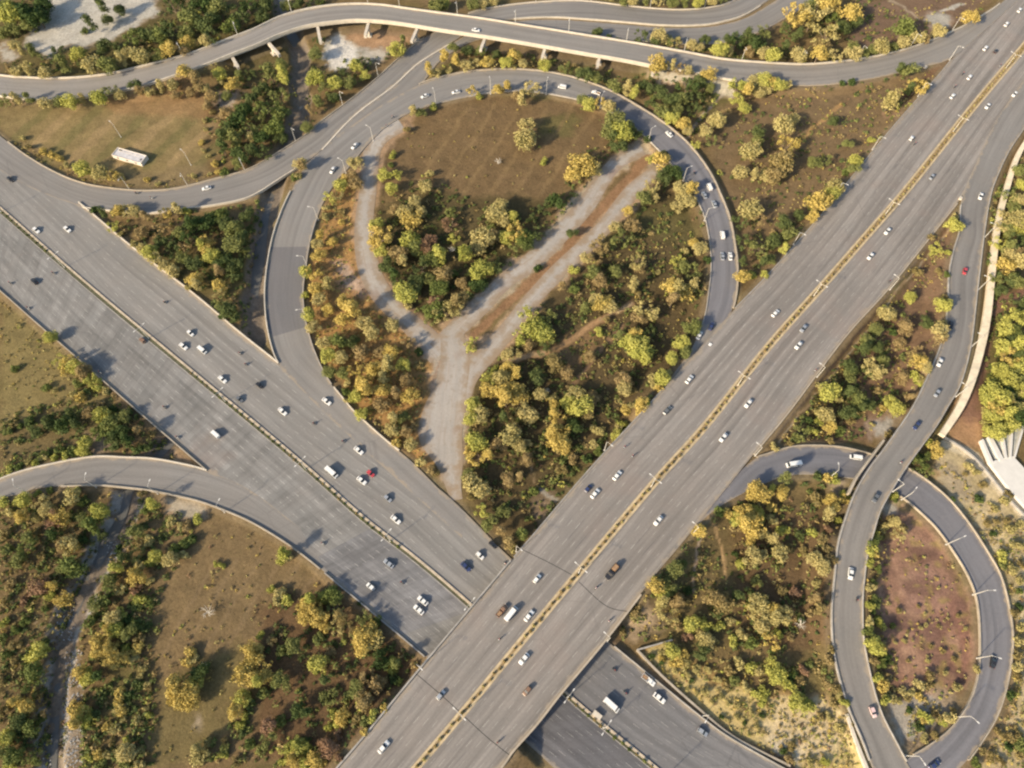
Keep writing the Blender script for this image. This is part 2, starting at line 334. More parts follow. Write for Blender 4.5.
road("L2", L2A, L2B, [(0, 7.2), (.18, 6.6), (.33, 3.2), (.42, 1.2), (1, 1.5)], A_DARK, lift=.012, n=200, label="circular loop ramp around the bare pink soil")

def patch(key, p0, p1, material, label, lift=.004):
    r = ROADS[key]; q = np.array([to_px(*p) for p in r['c']]); i0, i1 = sorted(int(((q[:, 0]-p[0])**2+(q[:, 1]-p[1])**2).argmin()) for p in (p0, p1))
    V = r['V'][i0:i1+1].copy(); V[:, :, 2] += lift; n, nc = V.shape[:2]; ix = np.arange(n*nc).reshape(n, nc); wd = r['w'][i0:i1+1]; u = wd[:, None]*FR[None, :]
    uv = np.stack([u, np.broadcast_to(r['s'][i0:i1+1, None], u.shape)], -1); Fq = np.stack([ix[:-1, :-1], ix[1:, :-1], ix[1:, 1:], ix[:-1, 1:]], -1).reshape(-1, 4)
    v = V.reshape(-1, 3)
    if np.cross(v[Fq[0, 1]]-v[Fq[0, 0]], v[Fq[0, 2]]-v[Fq[0, 0]])[2] < 0: Fq = Fq[:, ::-1]
    props(obj("road_patch", mesh_np("road_patch", v, Fq, (material,), uv=uv.reshape(-1, 2), attrs={"edge": ('FLOAT', np.minimum(u, wd[:, None]-u).ravel())})), label=label, kind="structure")
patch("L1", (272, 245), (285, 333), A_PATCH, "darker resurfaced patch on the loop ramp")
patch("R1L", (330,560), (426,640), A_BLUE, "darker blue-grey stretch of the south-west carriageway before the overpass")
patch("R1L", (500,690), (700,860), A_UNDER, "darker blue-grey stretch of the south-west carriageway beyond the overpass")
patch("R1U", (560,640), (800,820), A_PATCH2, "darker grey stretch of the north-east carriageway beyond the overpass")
patch("L1", (590, 91), (716, 325), A_DARK, "dark asphalt stretch with tree shade in its colour, right of the loop ramp")  # blue-grey sheet: dark asphalt with tree shade worked into its colour
S1 = [(400,122),(382,135),(372,150),(369,172),(367,195),(364,220),(365,245),(371,272),(385,298),(404,318),(425,338),(440,355)]
S2a = [(642,148),(612,167),(587,203),(560,235),(530,262),(505,282),(478,308),(455,330),(436,350)]
S2b = [(655,172),(630,194),(600,231),(562,268),(530,302),(512,326),(490,350),(468,375),(458,400)]
S3 = [(452,335),(455,360),(452,385),(445,410),(442,436),(450,462),(454,486),(457,500)]
for k_, (S_, wl_, lb) in enumerate(((S1, [11,9.5,9.5,9,9,10,11,12,11,11,12,12], "bleached old side road curving down inside the loop"), (S2a, [7,8,9,9,9,9,9,9,10], "upper strip of the abandoned twin road"), (S2b, [6,8,8,8,8,9,10,12,14], "lower strip of the abandoned twin road"), (S3, [12,16,18,22,23,14,8,6], "dusty trunk of the abandoned road"))):
    P_ = np.array(S_, float); t_ = np.gradient(P_, axis=0); t_ /= np.hypot(*t_.T)[:, None]; N_ = np.stack([t_[:, 1], -t_[:, 0]], 1)*np.array(wl_)[:, None]
    rj = np.random.RandomState(60+k_); P_ = P_+0; road("S%d" % k_, [tuple(p) for p in P_+N_*rj.uniform(.84, 1.08, (len(P_), 1))], [tuple(p) for p in P_-N_*rj.uniform(.84, 1.08, (len(P_), 1))], [(0, .45), (1, .45)], A_OLD, lift=.004*(k_+1), n=90, thick=.3, label=lb, name="old_road")
OLDK = {"S0", "S1", "S2", "S3"}
def nearest(key, X, Y):
    r = ROADS[key]; d = (r['c'][:, 0]-X)**2+(r['c'][:, 1]-Y)**2; i = int(d.argmin()); return r, i
def on_road(key, px, py):
    z = ROADS[key]['c'][:, 2].mean()
    for _ in range(5):
        p = at(px, py, z); r, i = nearest(key, p[0], p[1]); z = r['c'][i, 2]
    p = at(px, py, z); t = r['t'][i]; return Vector((p[0], p[1], z)), math.atan2(t[1], t[0])

# ---------------------------------------------------------------- terrain
def axis(lo, hi, step, far):
    core = list(np.arange(lo, hi+.01, step)); a = []; d = step; x = lo
    while x > -far: d *= 1.35; x -= d; a.append(x)
    b = []; d = step; x = hi
    while x < far: d *= 1.35; x += d; b.append(x)
    return np.array(a[::-1]+core+b)
GX = axis(-360, 360, 1.0, 5000); GY = axis(-40, 450, 1.0, 5000)
XX, YY = np.meshgrid(GX, GY); NY, NX = XX.shape
x0i = int(np.searchsorted(GX, -360)); y0i = int(np.searchsorted(GY, -40))
def vnoise(X, Y, s, seed):
    rs = np.random.RandomState(seed); T = rs.rand(256, 256)
    x = X/s; y = Y/s; xi = np.floor(x).astype(int); yi = np.floor(y).astype(int); fx = x-xi; fy = y-yi
    fx = fx*fx*(3-2*fx); fy = fy*fy*(3-2*fy); g = lambda a, b: T[b % 256, a % 256]
    return (g(xi, yi)*(1-fx)+g(xi+1, yi)*fx)*(1-fy)+(g(xi, yi+1)*(1-fx)+g(xi+1, yi+1)*fx)*fy
HZ = (vnoise(XX, YY, 28, 1)-.5)*.7+(vnoise(XX, YY, 9, 2)-.5)*.35+(vnoise(XX, YY, 3, 3)-.5)*.18
PX, PY = to_px(XX, YY, 0.0)
inview = (PX > -60) & (PX < 1090) & (PY > -60) & (PY < 840)
def win(X, Y, r):
    i0 = max(int(X-r+360)+x0i, 0); i1 = int(X+r+360)+x0i+2; j0 = max(int(Y-r+40)+y0i, 0); j1 = int(Y+r+40)+y0i+2
    return slice(j0, min(j1, NY)), slice(i0, min(i1, NX))
ROADM = np.full(XX.shape, 99.0)                 # distance to the nearest road
samples = []; ROADN = np.full(XX.shape, 99.0)
for k, r in ROADS.items():
    n = r['n']
    for i in range(n):
        m = max(2, int(r['w'][i]/2.0)+1)
        for q, hs in [(q_, h_) for q_ in np.linspace(0, 1, m) for h_ in ((0, .5) if i < n-1 else (0,))]:
            i2 = min(i+1, n-1); p = (r['a'][i]*(1-q)+r['b'][i]*q)*(1-hs)+(r['a'][i2]*(1-q)+r['b'][i2]*q)*hs
            if -360 < p[0] < 360 and -40 < p[1] < 450: samples.append((p[0], p[1], p[2], r['br'][i], q in (0.0, 1.0), k in OLDK))
for X, Y, Z, br, e, old in samples:
    if br: continue
    rr = 4+max(0, Z)*1.8; s = win(X, Y, rr); d = np.hypot(XX[s]-X, YY[s]-Y)
    HZ[s] = np.maximum(HZ[s], Z-.45-np.maximum(0, d-2.2)/1.7)
for X, Y, Z, br, e, old in samples:
    s = win(X, Y, 4.6 if old else 3.5); d = np.hypot(XX[s]-X, YY[s]-Y)
    ROADM[s] = np.minimum(ROADM[s], d); ROADN[s] = np.minimum(ROADN[s], d) if not old else ROADN[s]
    if old: w__ = np.clip((4.5-d)/2.2, 0, 1); s2 = s; HZ[s] = HZ[s]*(1-w__)+(Z-.10)*w__
    else: HZ[s] = np.where(d < (1.8 if Z > 2 else 2.6), np.minimum(HZ[s], Z-.42), HZ[s])
def seg_dist(pts, X=None, Y=None):
    X = PX if X is None else X; Y = PY if Y is None else Y
    d = np.full(X.shape, 1e9)
    for (ax, ay), (bx, by) in zip(pts[:-1], pts[1:]):
        vx, vy = bx-ax, by-ay; L = vx*vx+vy*vy+1e-9
        t = np.clip(((X-ax)*vx+(Y-ay)*vy)/L, 0, 1); d = np.minimum(d, np.hypot(X-ax-t*vx, Y-ay-t*vy))
    return d
def in_poly(poly, X, Y):
    c = np.zeros(X.shape, bool); n = len(poly); j = n-1
    for i in range(n):
        xi, yi = poly[i]; xj, yj = poly[j]
        c ^= ((yi > Y) != (yj > Y)) & (X < (xj-xi)*(Y-yi)/((yj-yi) or 1e-9)+xi); j = i
    return c
STREAM = [(278,-30),(285,20),(297,45),(301,57),(300,82),(301,107),(293,130),(284,155),(272,190),(264,225),(259,262),(254,300),(254,335),(235,370),(190,420),(150,462),(130,490),(122,516),(110,539),(95,564),(85,581),(75,608),(62,638),(55,676),(51,713),(50,768),(48,830)]
sd = seg_dist(STREAM)/np.clip(scale_at(PY), 1, 3)          # metres from the stream line
sd = np.where(inview, sd, 99); sdn = sd+(vnoise(XX, YY, 7, 5)-.5)*3
HZ -= 3.0*np.clip(1-(sdn-3.6)/3.2, 0, 1)
# never above a low road after carving
GROUND = HZ
def ground_z(X, Y):
    i = int(np.clip(np.searchsorted(GX, X)-1, 0, NX-2)); j = int(np.clip(np.searchsorted(GY, Y)-1, 0, NY-2))
    fx = (X-GX[i])/(GX[i+1]-GX[i]); fy = (Y-GY[j])/(GY[j+1]-GY[j])
    return float((HZ[j, i]*(1-fx)+HZ[j, i+1]*fx)*(1-fy)+(HZ[j+1, i]*(1-fx)+HZ[j+1, i+1]*fx)*fy)
def road_dist(X, Y):
    i = int(np.clip(round(X)+360+x0i, 0, NX-1)); j = int(np.clip(round(Y)+40+y0i, 0, NY-1)); return float(ROADM[j, i])
# ground colour zones: (polygon, colour, feather px)
base = np.array([.140, .112, .062]); COL = np.zeros(XX.shape+(3,)); COL[:] = base
gx = PX+(vnoise(XX, YY, 9, 21)-.5)*9+(vnoise(XX, YY, 3, 22)-.5)*5; gy = PY+(vnoise(XX, YY, 9, 23)-.5)*9+(vnoise(XX, YY, 3, 24)-.5)*5
def paint(mask, col, a=1.0):
    w_ = (mask*a)[..., None]; COL[:] = COL*(1-w_)+np.array(col)*w_
FN = vnoise(XX, YY, 4.5, 51)*.5+vnoise(XX, YY, 1.8, 52)*.5
def blur(m, k):
    for _ in range(k):
        m = (m+np.roll(m, 1, 0)+np.roll(m, -1, 0))/3; m = (m+np.roll(m, 1, 1)+np.roll(m, -1, 1))/3
    return m
def zone(poly, col, a=1.0, soft=14):
    m = blur(in_poly(poly, gx, gy).astype(float), soft); paint(np.clip((m-.5+(FN-.5)*3.4*m*(1-m))*1.6+.5, 0, 1), col, a)
def stroke(pts, wpx, col, a=1.0, jit=.35):
    d = seg_dist(pts, PX*(1-jit)+gx*jit, PY*(1-jit)+gy*jit); paint(np.clip((wpx-d+(FN-.5)*min(wpx, 3)*.8)/(.9+wpx*.25)+.5, 0, 1), col, a)
# broad patches
pat = vnoise(XX, YY, 22, 31); paint(np.clip((pat-.5)*3, 0, 1), (.10, .105, .045), .7)
pat = vnoise(XX, YY, 14, 32); paint(np.clip((pat-.62)*4, 0, 1), (.17, .135, .085), .6)
zone([(0,0),(300,0),(300,80),(0,80)], (.075,.075,.035), .7)
zone([(0,105),(110,103),(200,102),(206,125),(208,170),(150,186),(100,182),(30,152),(0,135)], (.185,.160,.085))
for k in range(9): stroke([(-10+k*26,165),(60+k*26,95)], 4.2, (.27,.22,.13) if k % 2 else (.125,.13,.06), .6)
zone([(95,175),(205,165),(206,186),(120,190)], (.17,.145,.09), .7)
zone([(22,46),(25,33),(50,20),(47,-20),(162,-20),(150,20),(125,32),(95,47),(62,50),(45,55),(30,54)], (.40,.375,.34))
zone([(0,38),(14,48),(22,62),(0,64)], (.36,.33,.29))
zone([(100,95),(190,80),(215,100),(208,118),(110,112)], (.22,.16,.09), .8)
zone([(212,95),(250,85),(235,105),(215,112)], (.32,.28,.25), .8)
zone([(325,42),(345,32),(362,50),(355,66),(335,70),(322,60)], (.55,.52,.49))
zone([(343,30),(425,30),(404,50),(380,56),(360,50)], (.30,.22,.15))
zone([(358,50),(392,52),(384,62),(362,66)], (.4,.37,.34), .8)
zone([(388,118),(460,100),(560,98),(620,115),(650,145),(600,165),(545,200),(470,205),(420,190),(372,190)], (.135,.105,.062))
zone([(540,110),(580,115),(575,140),(540,135)], (.10,.11,.045), .6)
for k in range(7): stroke([(400+k*26,210),(470+k*26,105)], 2.0, (.19,.15,.085), .5)
zone([(330,190),(356,170),(358,215),(380,300),(440,370),(425,420),(445,480),(400,450),(345,400),(312,330),(305,260)], (.27,.185,.085))
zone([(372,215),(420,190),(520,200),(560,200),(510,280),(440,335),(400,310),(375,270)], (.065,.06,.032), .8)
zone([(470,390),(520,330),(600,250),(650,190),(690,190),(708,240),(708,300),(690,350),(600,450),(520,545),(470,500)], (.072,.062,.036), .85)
zone([(560,200),(640,205),(650,240),(610,250)], (.10,.095,.045), .6)
zone([(640,200),(690,205),(700,250),(650,240)], (.10,.105,.045), .5)
stroke([(505,361),(537,355),(562,347),(587,329),(612,314),(632,305)], 2.8, (.33,.24,.15)); stroke([(575,384),(595,355),(622,325)], 2, (.22,.16,.11), .8)
zone([(545,345),(600,325),(625,312),(600,345),(570,375)], (.2,.145,.085), .7)
zone([(740,85),(960,70),(880,150),(800,225),(745,270),(715,170),(700,130)], (.15,.12,.075))
stroke([(805,136),(840,105)], 2.2, (.32,.23,.12), .9); stroke([(687,139),(700,120),(713,104),(724,92)], 1.6, (.32,.26,.2), .9)
zone([(655,80),(680,78),(672,92),(655,95)], (.25,.19,.14), .6)
zone([(645,72),(740,84),(735,96),(650,80)], (.42,.38,.32), .8)
zone([(860,0),(1000,-10),(950,30),(880,55),(850,50)], (.145,.11,.085)); zone([(922,17),(950,14),(948,27),(930,30)], (.34,.32,.29), .9)
stroke([(940,12),(965,3)], 1.3, (.4,.37,.33)); stroke([(890,0),(905,8),(918,18)], 1.2, (.27,.24,.19))
stroke([(885,115),(900,118)], 3, (.28,.21,.15), .7); stroke([(905,95),(925,80),(948,60)], 4, (.13,.085,.06), .8)
zone([(0,290),(60,345),(110,390),(125,420),(90,440),(0,470)], (.165,.15,.075)); zone([(0,430),(60,400),(100,430),(60,460),(0,470)], (.11,.095,.055), .7)
zone([(88,425),(115,440),(110,458),(90,458)], (.25,.22,.19), .8); zone([(160,425),(182,447),(200,470),(165,462)], (.30,.23,.17), .8)
zone([(0,505),(60,495),(110,490),(95,560),(60,640),(50,768),(0,768)], (.115,.095,.055), .8)
zone([(150,495),(240,525),(330,580),(430,665),(340,768),(150,768),(155,600)], (.15,.122,.072)); zone([(160,680),(240,640),(260,700),(180,768),(150,768)], (.13,.12,.06), .8)
zone([(165,493),(205,500),(212,515),(185,522),(165,512)], (.36,.31,.25), .9)
for k in range(8): stroke([(165+k*20,650),(215+k*22,560)], 1.6, (.19,.155,.10), .5)
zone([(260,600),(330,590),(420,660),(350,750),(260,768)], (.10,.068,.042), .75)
zone([(190,715),(203,712),(200,728),(192,730)], (.45,.42,.38), .9)
stroke([(30,620),(60,636)], .8, (.35,.3,.24), .7)
zone([(535,490),(560,500),(552,525),(530,520)], (.24,.2,.16), .7); stroke([(527,452),(536,486)], 1, (.24,.2,.13), .8)
stroke([(540,489),(552,499),(568,503)], 1.8, (.33,.3,.26), .8); stroke([(552,480),(575,492)], 1.2, (.25,.21,.16), .6)
zone([(948,205),(955,240),(945,320),(920,385),(870,440),(790,445),(850,370),(905,290)], (.15,.11,.078))
zone([(870,425),(910,400),(895,430),(878,445)], (.36,.34,.32), .8); zone([(800,400),(860,370),(840,430),(790,440)], (.09,.085,.045), .6)
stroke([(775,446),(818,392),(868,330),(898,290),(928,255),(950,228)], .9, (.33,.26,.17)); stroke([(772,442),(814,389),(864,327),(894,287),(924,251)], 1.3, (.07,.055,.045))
stroke([(1024,290),(1000,302),(990,322),(985,354),(978,384),(972,410)], 4.5, (.17,.11,.085)); zone([(960,400),(985,380),(985,430),(950,440)], (.19,.125,.10))
zone([(950,420),(985,425),(1000,470),(975,450),(945,445)], (.34,.235,.145), .85)
zone([(925,445),(960,450),(1000,485),(1030,525),(1030,780),(975,790),(1008,715),(1016,640),(1008,590),(985,545),(950,495)], (.47,.38,.235), .9)
paint(in_poly([(925,445),(960,450),(1030,525),(1030,780),(975,790),(1008,715),(1016,640),(1008,590),(985,545),(950,495)], gx, gy)*np.clip((vnoise(XX, YY, 6, 61)-.5)*3, 0, 1), (.30,.24,.13), .7)
stroke([(945,443),(975,458),(1000,488),(1024,516)], 5, (.52,.45,.34), .9)
zone([(928,455),(960,470),(985,510),(960,500)], (.27,.22,.16), .8)
for k in range(5): stroke([(1024,560+k*40),(1004+k*2,600+k*34)], 2, (.25,.22,.12), .6)
zone([(885,515),(905,505),(940,545),(962,590),(972,640),(962,690),(930,705),(890,700),(878,640),(874,580)], (.22,.148,.118))
zone([(935,600),(968,600),(975,660),(955,690),(925,640)], (.20,.115,.10), .6); zone([(905,560),(945,575),(940,640),(900,640)], (.26,.18,.16), .6)
PK = in_poly([(885,515),(905,505),(940,545),(962,590),(972,640),(962,690),(930,705),(890,700),(878,640),(874,580)], gx, gy)
paint(PK*np.clip((vnoise(XX, YY, 5, 71)*.6+vnoise(XX, YY, 2, 72)*.4-.5)*4, 0, 1), (.30,.215,.165), .75); paint(PK*np.clip((vnoise(XX, YY, 7, 73)-.55)*4, 0, 1), (.13,.085,.075), .7); paint(PK*np.clip((vnoise(XX, YY, 3, 74)-.68)*6, 0, 1), (.22,.19,.08), .7)
zone([(880,705),(915,690),(958,692),(945,722),(905,752),(890,725)], (.34,.31,.28), .85); zone([(925,690),(960,690),(940,720)], (.16,.14,.07), .5)
zone([(878,495),(900,500),(895,515),(880,515)], (.36,.34,.31), .8); zone([(825,485),(850,480),(852,496),(830,496)], (.3,.28,.26), .8)
zone([(620,600),(700,520),(760,485),(835,480),(835,600),(760,650),(640,650)], (.115,.1,.055), .8)
zone([(735,500),(835,510),(835,640),(780,660),(735,620)], (.105,.075,.048), .7)
zone([(628,612),(655,595),(665,625),(650,640),(615,640)], (.30,.26,.2), .75)
zone([(637,650),(670,640),(700,670),(740,690),(800,700),(850,720),(872,775),(800,775),(730,735),(680,690)], (.46,.36,.17), .9)
zone([(770,700),(835,700),(850,740),(800,768),(765,745)], (.50,.40,.26), .85); zone([(768,740),(792,745),(800,775),(780,775)], (.5,.46,.4), .7)
stroke([(704,521),(712,530),(719,544),(725,562),(727,580)], 1.1, (.34,.26,.15), .9); stroke([(699,536),(696,560),(692,590)], 1.6, (.36,.27,.2), .9)
stroke([(610,645),(640,668),(665,690),(700,718),(740,742),(790,768)], 6, (.12,.08,.06), .9)
stroke([(637,650),(662,676),(700,710),(735,738),(765,754)], 1.3, (.40,.31,.2), .9)
# old abandoned roads
OLD = (.36,.335,.30)
stroke(S1, 12.5, (.31,.24,.17), .8, 1.0)
zone([(330,255),(345,262),(362,280),(378,298),(365,305),(345,290)], (.34,.25,.2), .9)
S2a = [(642,148),(612,167),(587,203),(560,235),(530,262),(505,282),(478,308),(455,330),(436,350)]
S2b = [(655,172),(630,194),(600,231),(562,268),(530,302),(512,326),(490,350),(468,375),(458,400)]
stroke(S2a, 11, (.33,.27,.2), .85, 1.0); stroke(S2b, 11.5, (.33,.265,.195), .85, 1.0); stroke([(648,158),(615,195),(585,228),(550,265),(510,300),(478,332),(466,348)], 4.2, (.215,.145,.09))
zone([(425,345),(470,335),(480,368),(466,400),(466,441),(458,500),(447,490),(438,460),(416,441),(421,416),(436,384)], (.33,.285,.24))
stroke([(448,420),(445,440)], .8, (.12,.1,.08)); stroke([(440,360),(432,390),(425,430)], 1.5, (.24,.2,.17), .7); stroke([(455,380),(448,420),(452,480)], 1.5, (.4,.36,.32), .6)
zone([(375,295),(392,280),(418,300),(400,325)], (.27,.215,.18), .5)
# stream bed
paint(np.clip(1-(sdn-5.0)/2, 0, 1), (.17,.16,.145), .95)
bed = np.clip((sdn-2.6)/1, 0, 1)*np.clip(1-(sdn-6)/2, 0, 1)*(PY > 470)*(vnoise(XX, YY, 2.2, 41) > .45); paint(bed, (.33,.32,.31), .7)
zone([(60,690),(82,690),(82,768),(60,768)], (.27,.26,.245), .6)
# dusty road margins and bare soil under decks
COL[:] = COL*np.where((COL[..., 1] > COL[..., 0]*.99)[..., None], np.array([1.03, .98, .92]), np.where((COL.sum(-1) > .72)[..., None], 1.0, np.array([1.06, .92, .83])))
paint(np.clip(1-(ROADN-1.5)/2.2, 0, 1)*.55, (.21,.165,.11))
ter = bpy.data.materials.new("ground_soil_and_grass"); ter.use_nodes = True; g = NG(ter); b = g.n["Principled BSDF"]; P = g.pos()
c = g.attr("zone", 0)
f = g.rng(g.noise(P, .12, 6, .72), .3, .7, .78, 1.24); c = g.mix(1.0, c, g.comb(f, f, f), 'MULTIPLY')
f = g.rng(g.noise(P, .8, 6, .8), .3, .7, .68, 1.32); c = g.mix(1.0, c, g.comb(f, f, g.math('MULTIPLY', f, .95)), 'MULTIPLY')
c = g.mix(g.rng(g.noise(P, .33, 5, .75), .56, .72, 0, .28), c, (.10, .10, .04))
c = g.mix(g.rng(g.noise(g.math('ADD', 0, 0) if False else P, .055, 6, .8), .58, .75, 0, .35), c, (.19, .12, .075))
g.put(b.inputs["Base Color"], c); b.inputs["Roughness"].default_value = .95; b.inputs["Specular IOR Level"].default_value = .1
bp = g.n.new("ShaderNodeBump"); bp.inputs["Strength"].default_value = .9; bp.inputs["Distance"].default_value = .45
g.put(bp.inputs["Height"], g.noise(P, .7, 7, .75)); g.put(b.inputs["Normal"], bp.outputs[0])
idx = np.arange(NX*NY).reshape(NY, NX)
Fq = np.stack([idx[:-1, :-1], idx[:-1, 1:], idx[1:, 1:], idx[1:, :-1]], -1).reshape(-1, 4)
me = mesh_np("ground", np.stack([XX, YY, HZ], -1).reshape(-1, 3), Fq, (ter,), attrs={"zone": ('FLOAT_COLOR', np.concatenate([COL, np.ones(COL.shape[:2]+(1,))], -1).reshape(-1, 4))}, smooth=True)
props(obj("ground", me), label="dry grass and bare soil ground", kind="structure")
# water in the stream
wm = mat("murky_water", (.11, .108, .10), .35, spec=.3); wl = smooth_line([at(x, y, -3)[:2] for x, y in STREAM], 160)
tt = np.gradient(wl, axis=0); tt /= np.hypot(*tt.T)[:, None]; nn = np.stack([-tt[:, 1], tt[:, 0]], 1); wv = 2.6+1.2*np.sin(np.arange(160)*.35)[:, None]*.5
zz = np.full((160, 1), -2.95); V = np.vstack([np.hstack([wl+nn*wv, zz]), np.hstack([wl-nn*wv, zz])]); i = np.arange(159)
props(obj("water", mesh_np("water", V, np.stack([i, i+1, i+161, i+160], -1), (wm,))), label="murky water in the narrow stream", kind="structure")
# ---------------------------------------------------------------- parapets, kerbs, medians
def ribbon_wall(name, line, out, h, t, material, parent=None, drop=.0, i0=0, i1=None, gap=0):
    """a wall of height h and thickness t standing on a 3D line; out = unit normals"""
    L = line[i0:i1]; N = out[i0:i1]; n = len(L); nz = np.array([0, 0, 1.0])
    P = [L-nz*drop, L+nz*h, L+N*t+nz*h, L+N*t-nz*drop]; V = np.vstack(P); i = np.arange(n-1); f = []
    for a, b_ in ((0, 1), (1, 2), (2, 3)):
        f.append(np.stack([a*n+i, a*n+i+1, b_*n+i+1, b_*n+i], -1))
    f.append(np.array([[0, n, 2*n, 3*n], [n-1, 4*n-1, 3*n-1, 2*n-1]]))
    return obj(name, mesh_np(name, V, np.vstack(f), (material,)), parent)
def edge_of(key, side):
    r = ROADS[key]; L = r[side].copy(); t = np.gradient(L[:, :2], axis=0); t /= np.hypot(*t.T)[:, None]
    nrm = np.stack([-t[:, 1], t[:, 0], 0*t[:, 0]], 1); o = r['b' if side == 'a' else 'a']-r[side]
    if (nrm*o).sum() > 0: nrm = -nrm
    return L, nrm                     # normals point away from the road
def parapet(key, side, f0, f1, label, h=.85, t=.45, m=CONC, name="parapet", cat="parapet", parent=None, group=None):
    L, N = edge_of(key, side); n = len(L); o = ribbon_wall(name, L, N, h, t, m, parent, drop=.8, i0=int(f0*n), i1=int(f1*n)+1)
    if parent is None: props(o, label, cat, group)
    return o
def frac(key, side, px, py):
    r = ROADS[key]; L = r[side]; q = np.array([to_px(*p) for p in L]); return float(((q[:, 0]-px)**2+(q[:, 1]-py)**2).argmin())/len(L)
parapet("R1U", 'a', frac("R1U",'a',80,204), frac("R1U",'a',280,364), "long cream parapet on the north-east edge of the wide highway, above the wooded stream", t=.6, m=CONCW)
parapet("L1", 'b', frac("L1",'b',400,450), frac("L1",'b',333,386), "cream parapet where the loop ramp meets the wide highway, beside the orange grass", m=CONCW, t=.5)
parapet("L1", 'a', frac("L1",'a',280,362), frac("L1",'a',292,190), "pale parapet on the outer edge of the loop ramp beside the stream", t=.5, m=CONCW)
parapet("L1", 'a', frac("L1",'a',421,84), frac("L1",'a',733,310), "pale parapet along the outer edge of the loop ramp, top and right", t=.7, m=CONC, h=.6)
parapet("L1", 'b', frac("L1",'b',330,384), frac("L1",'b',315,220), "low brown parapet on the inner edge of the loop ramp beside the orange grass", t=.4, m=CONCG)
parapet("L1", 'b', frac("L1",'b',470,96), frac("L1",'b',700,330), "low grey parapet on the inner edge of the loop ramp around the wooded island", t=.4, m=CONCG, h=.5)
parapet("R1L", 'b', 0.0, frac("R1L",'b',206,469), "weathered parapet on the south-west edge of the wide highway above the slip road", t=.5, m=CONC)
parapet("R1L", 'b', frac("R1L",'b',330,577), frac("R1L",'b',424,655), "grey parapet on the south-west edge of the wide highway just before the overpass", t=.5, m=CONCG)
parapet("R1U", 'a', frac("R1U",'a',612,645), 1.0, "grey parapet on the north-east edge of the wide highway beyond the overpass", t=.4, m=CONCG)
parapet("R6", 'a', 0.0, frac("R6",'a',206,470), "cream parapet on the upper edge of the slip road at left", t=.5, m=CONCW)
parapet("R6", 'b', frac("R6",'b',62,486), frac("R6",'b',322,570), "cream parapet on the lower edge of the slip road at left", t=.6, m=CONC)
parapet("R4", 'a', frac("R4",'a',8,140), frac("R4",'a',426,38), "pale parapet on the upper edge of the curved road under the flyover", t=.4, m=CONC, h=.6)
parapet("R4", 'b', frac("R4",'b',82,207), frac("R4",'b',300,166), "white parapet on the lower edge of the curved road above the thicket", t=.6, m=CONCW)
parapet("R4", 'b', frac("R4",'b',322,149), frac("R4",'b',450,44), "narrow cream divider between the two carriageways of the curved road", t=.9, m=CONCW, h=.3, name="median_divider", cat="divider")
parapet("R4", 'a', frac("R4",'a',470,14), frac("R4",'a',735,1), "pale parapet on the far edge of the road at the top, above the flyover", t=.5, m=CONCW, h=.6)
parapet("R4", 'b', frac("R4",'b',512,19), frac("R4",'b',760,8), "pale divider wall between the two roads at the top", t=.6, m=CONCW, h=.6)
parapet("R5", 'a', frac("R5",'a',962,204), frac("R5",'a',868,760), "low grey parapet on the left edge of the slip road at right", t=.5, m=CONCG, h=.7)
parapet("R5", 'b', frac("R5",'b',1024,128), frac("R5",'b',905,762), "low grey parapet on the right edge of the slip road at right", t=.4, m=CONCG, h=.6)
parapet("L2", 'a', frac("L2",'a',756,459), frac("L2",'a',968,760), "cream parapet on the outer edge of the circular loop ramp", t=.4, m=CONC, h=.8)
parapet("L2", 'b', frac("L2",'b',900,496), frac("L2",'b',912,756), "cream parapet on the inner edge of the circular loop ramp, round the pink soil", t=.4, m=CONC, h=.8)
parapet("R2L", 'a', frac("R2L",'a',300,815), frac("R2L",'a',512,560), "grey parapet on the north-west edge of the overpass", t=.6, m=CONCG)
parapet("R2L", 'a', frac("R2L",'a',514,558), frac("R2L",'a',664,387), "low pale kerb wall on the north-west edge of the diagonal highway, below the loop", t=.4, h=.35, m=CONCG)
parapet("R2L", 'a', frac("R2L",'a',735,310), frac("R2L",'a',950,62), "low pale kerb wall on the north-west edge of the diagonal highway, above the loop", t=.4, h=.35, m=CONCG)
parapet("R2R", 'b', frac("R2R",'b',500,768), frac("R2R",'b',640,596), "pinkish cream parapet on the south-east edge of the overpass", t=.7, m=CONC)
parapet("R2R", 'b', frac("R2R",'b',754,455), frac("R2R",'b',956,205), "low cream kerb wall on the south-east edge of the diagonal highway", t=.5, h=.4, m=CONC)
parapet("R3", 'a', 0.0, frac("R3",'a',1000,3), "", t=.6, h=1.0, m=CONCW, parent=fly).location -= fly.location
parapet("R3", 'b', 0.0, frac("R3",'b',738,81.5), "", t=.6, h=1.0, m=CONCW, parent=fly).location -= fly.location
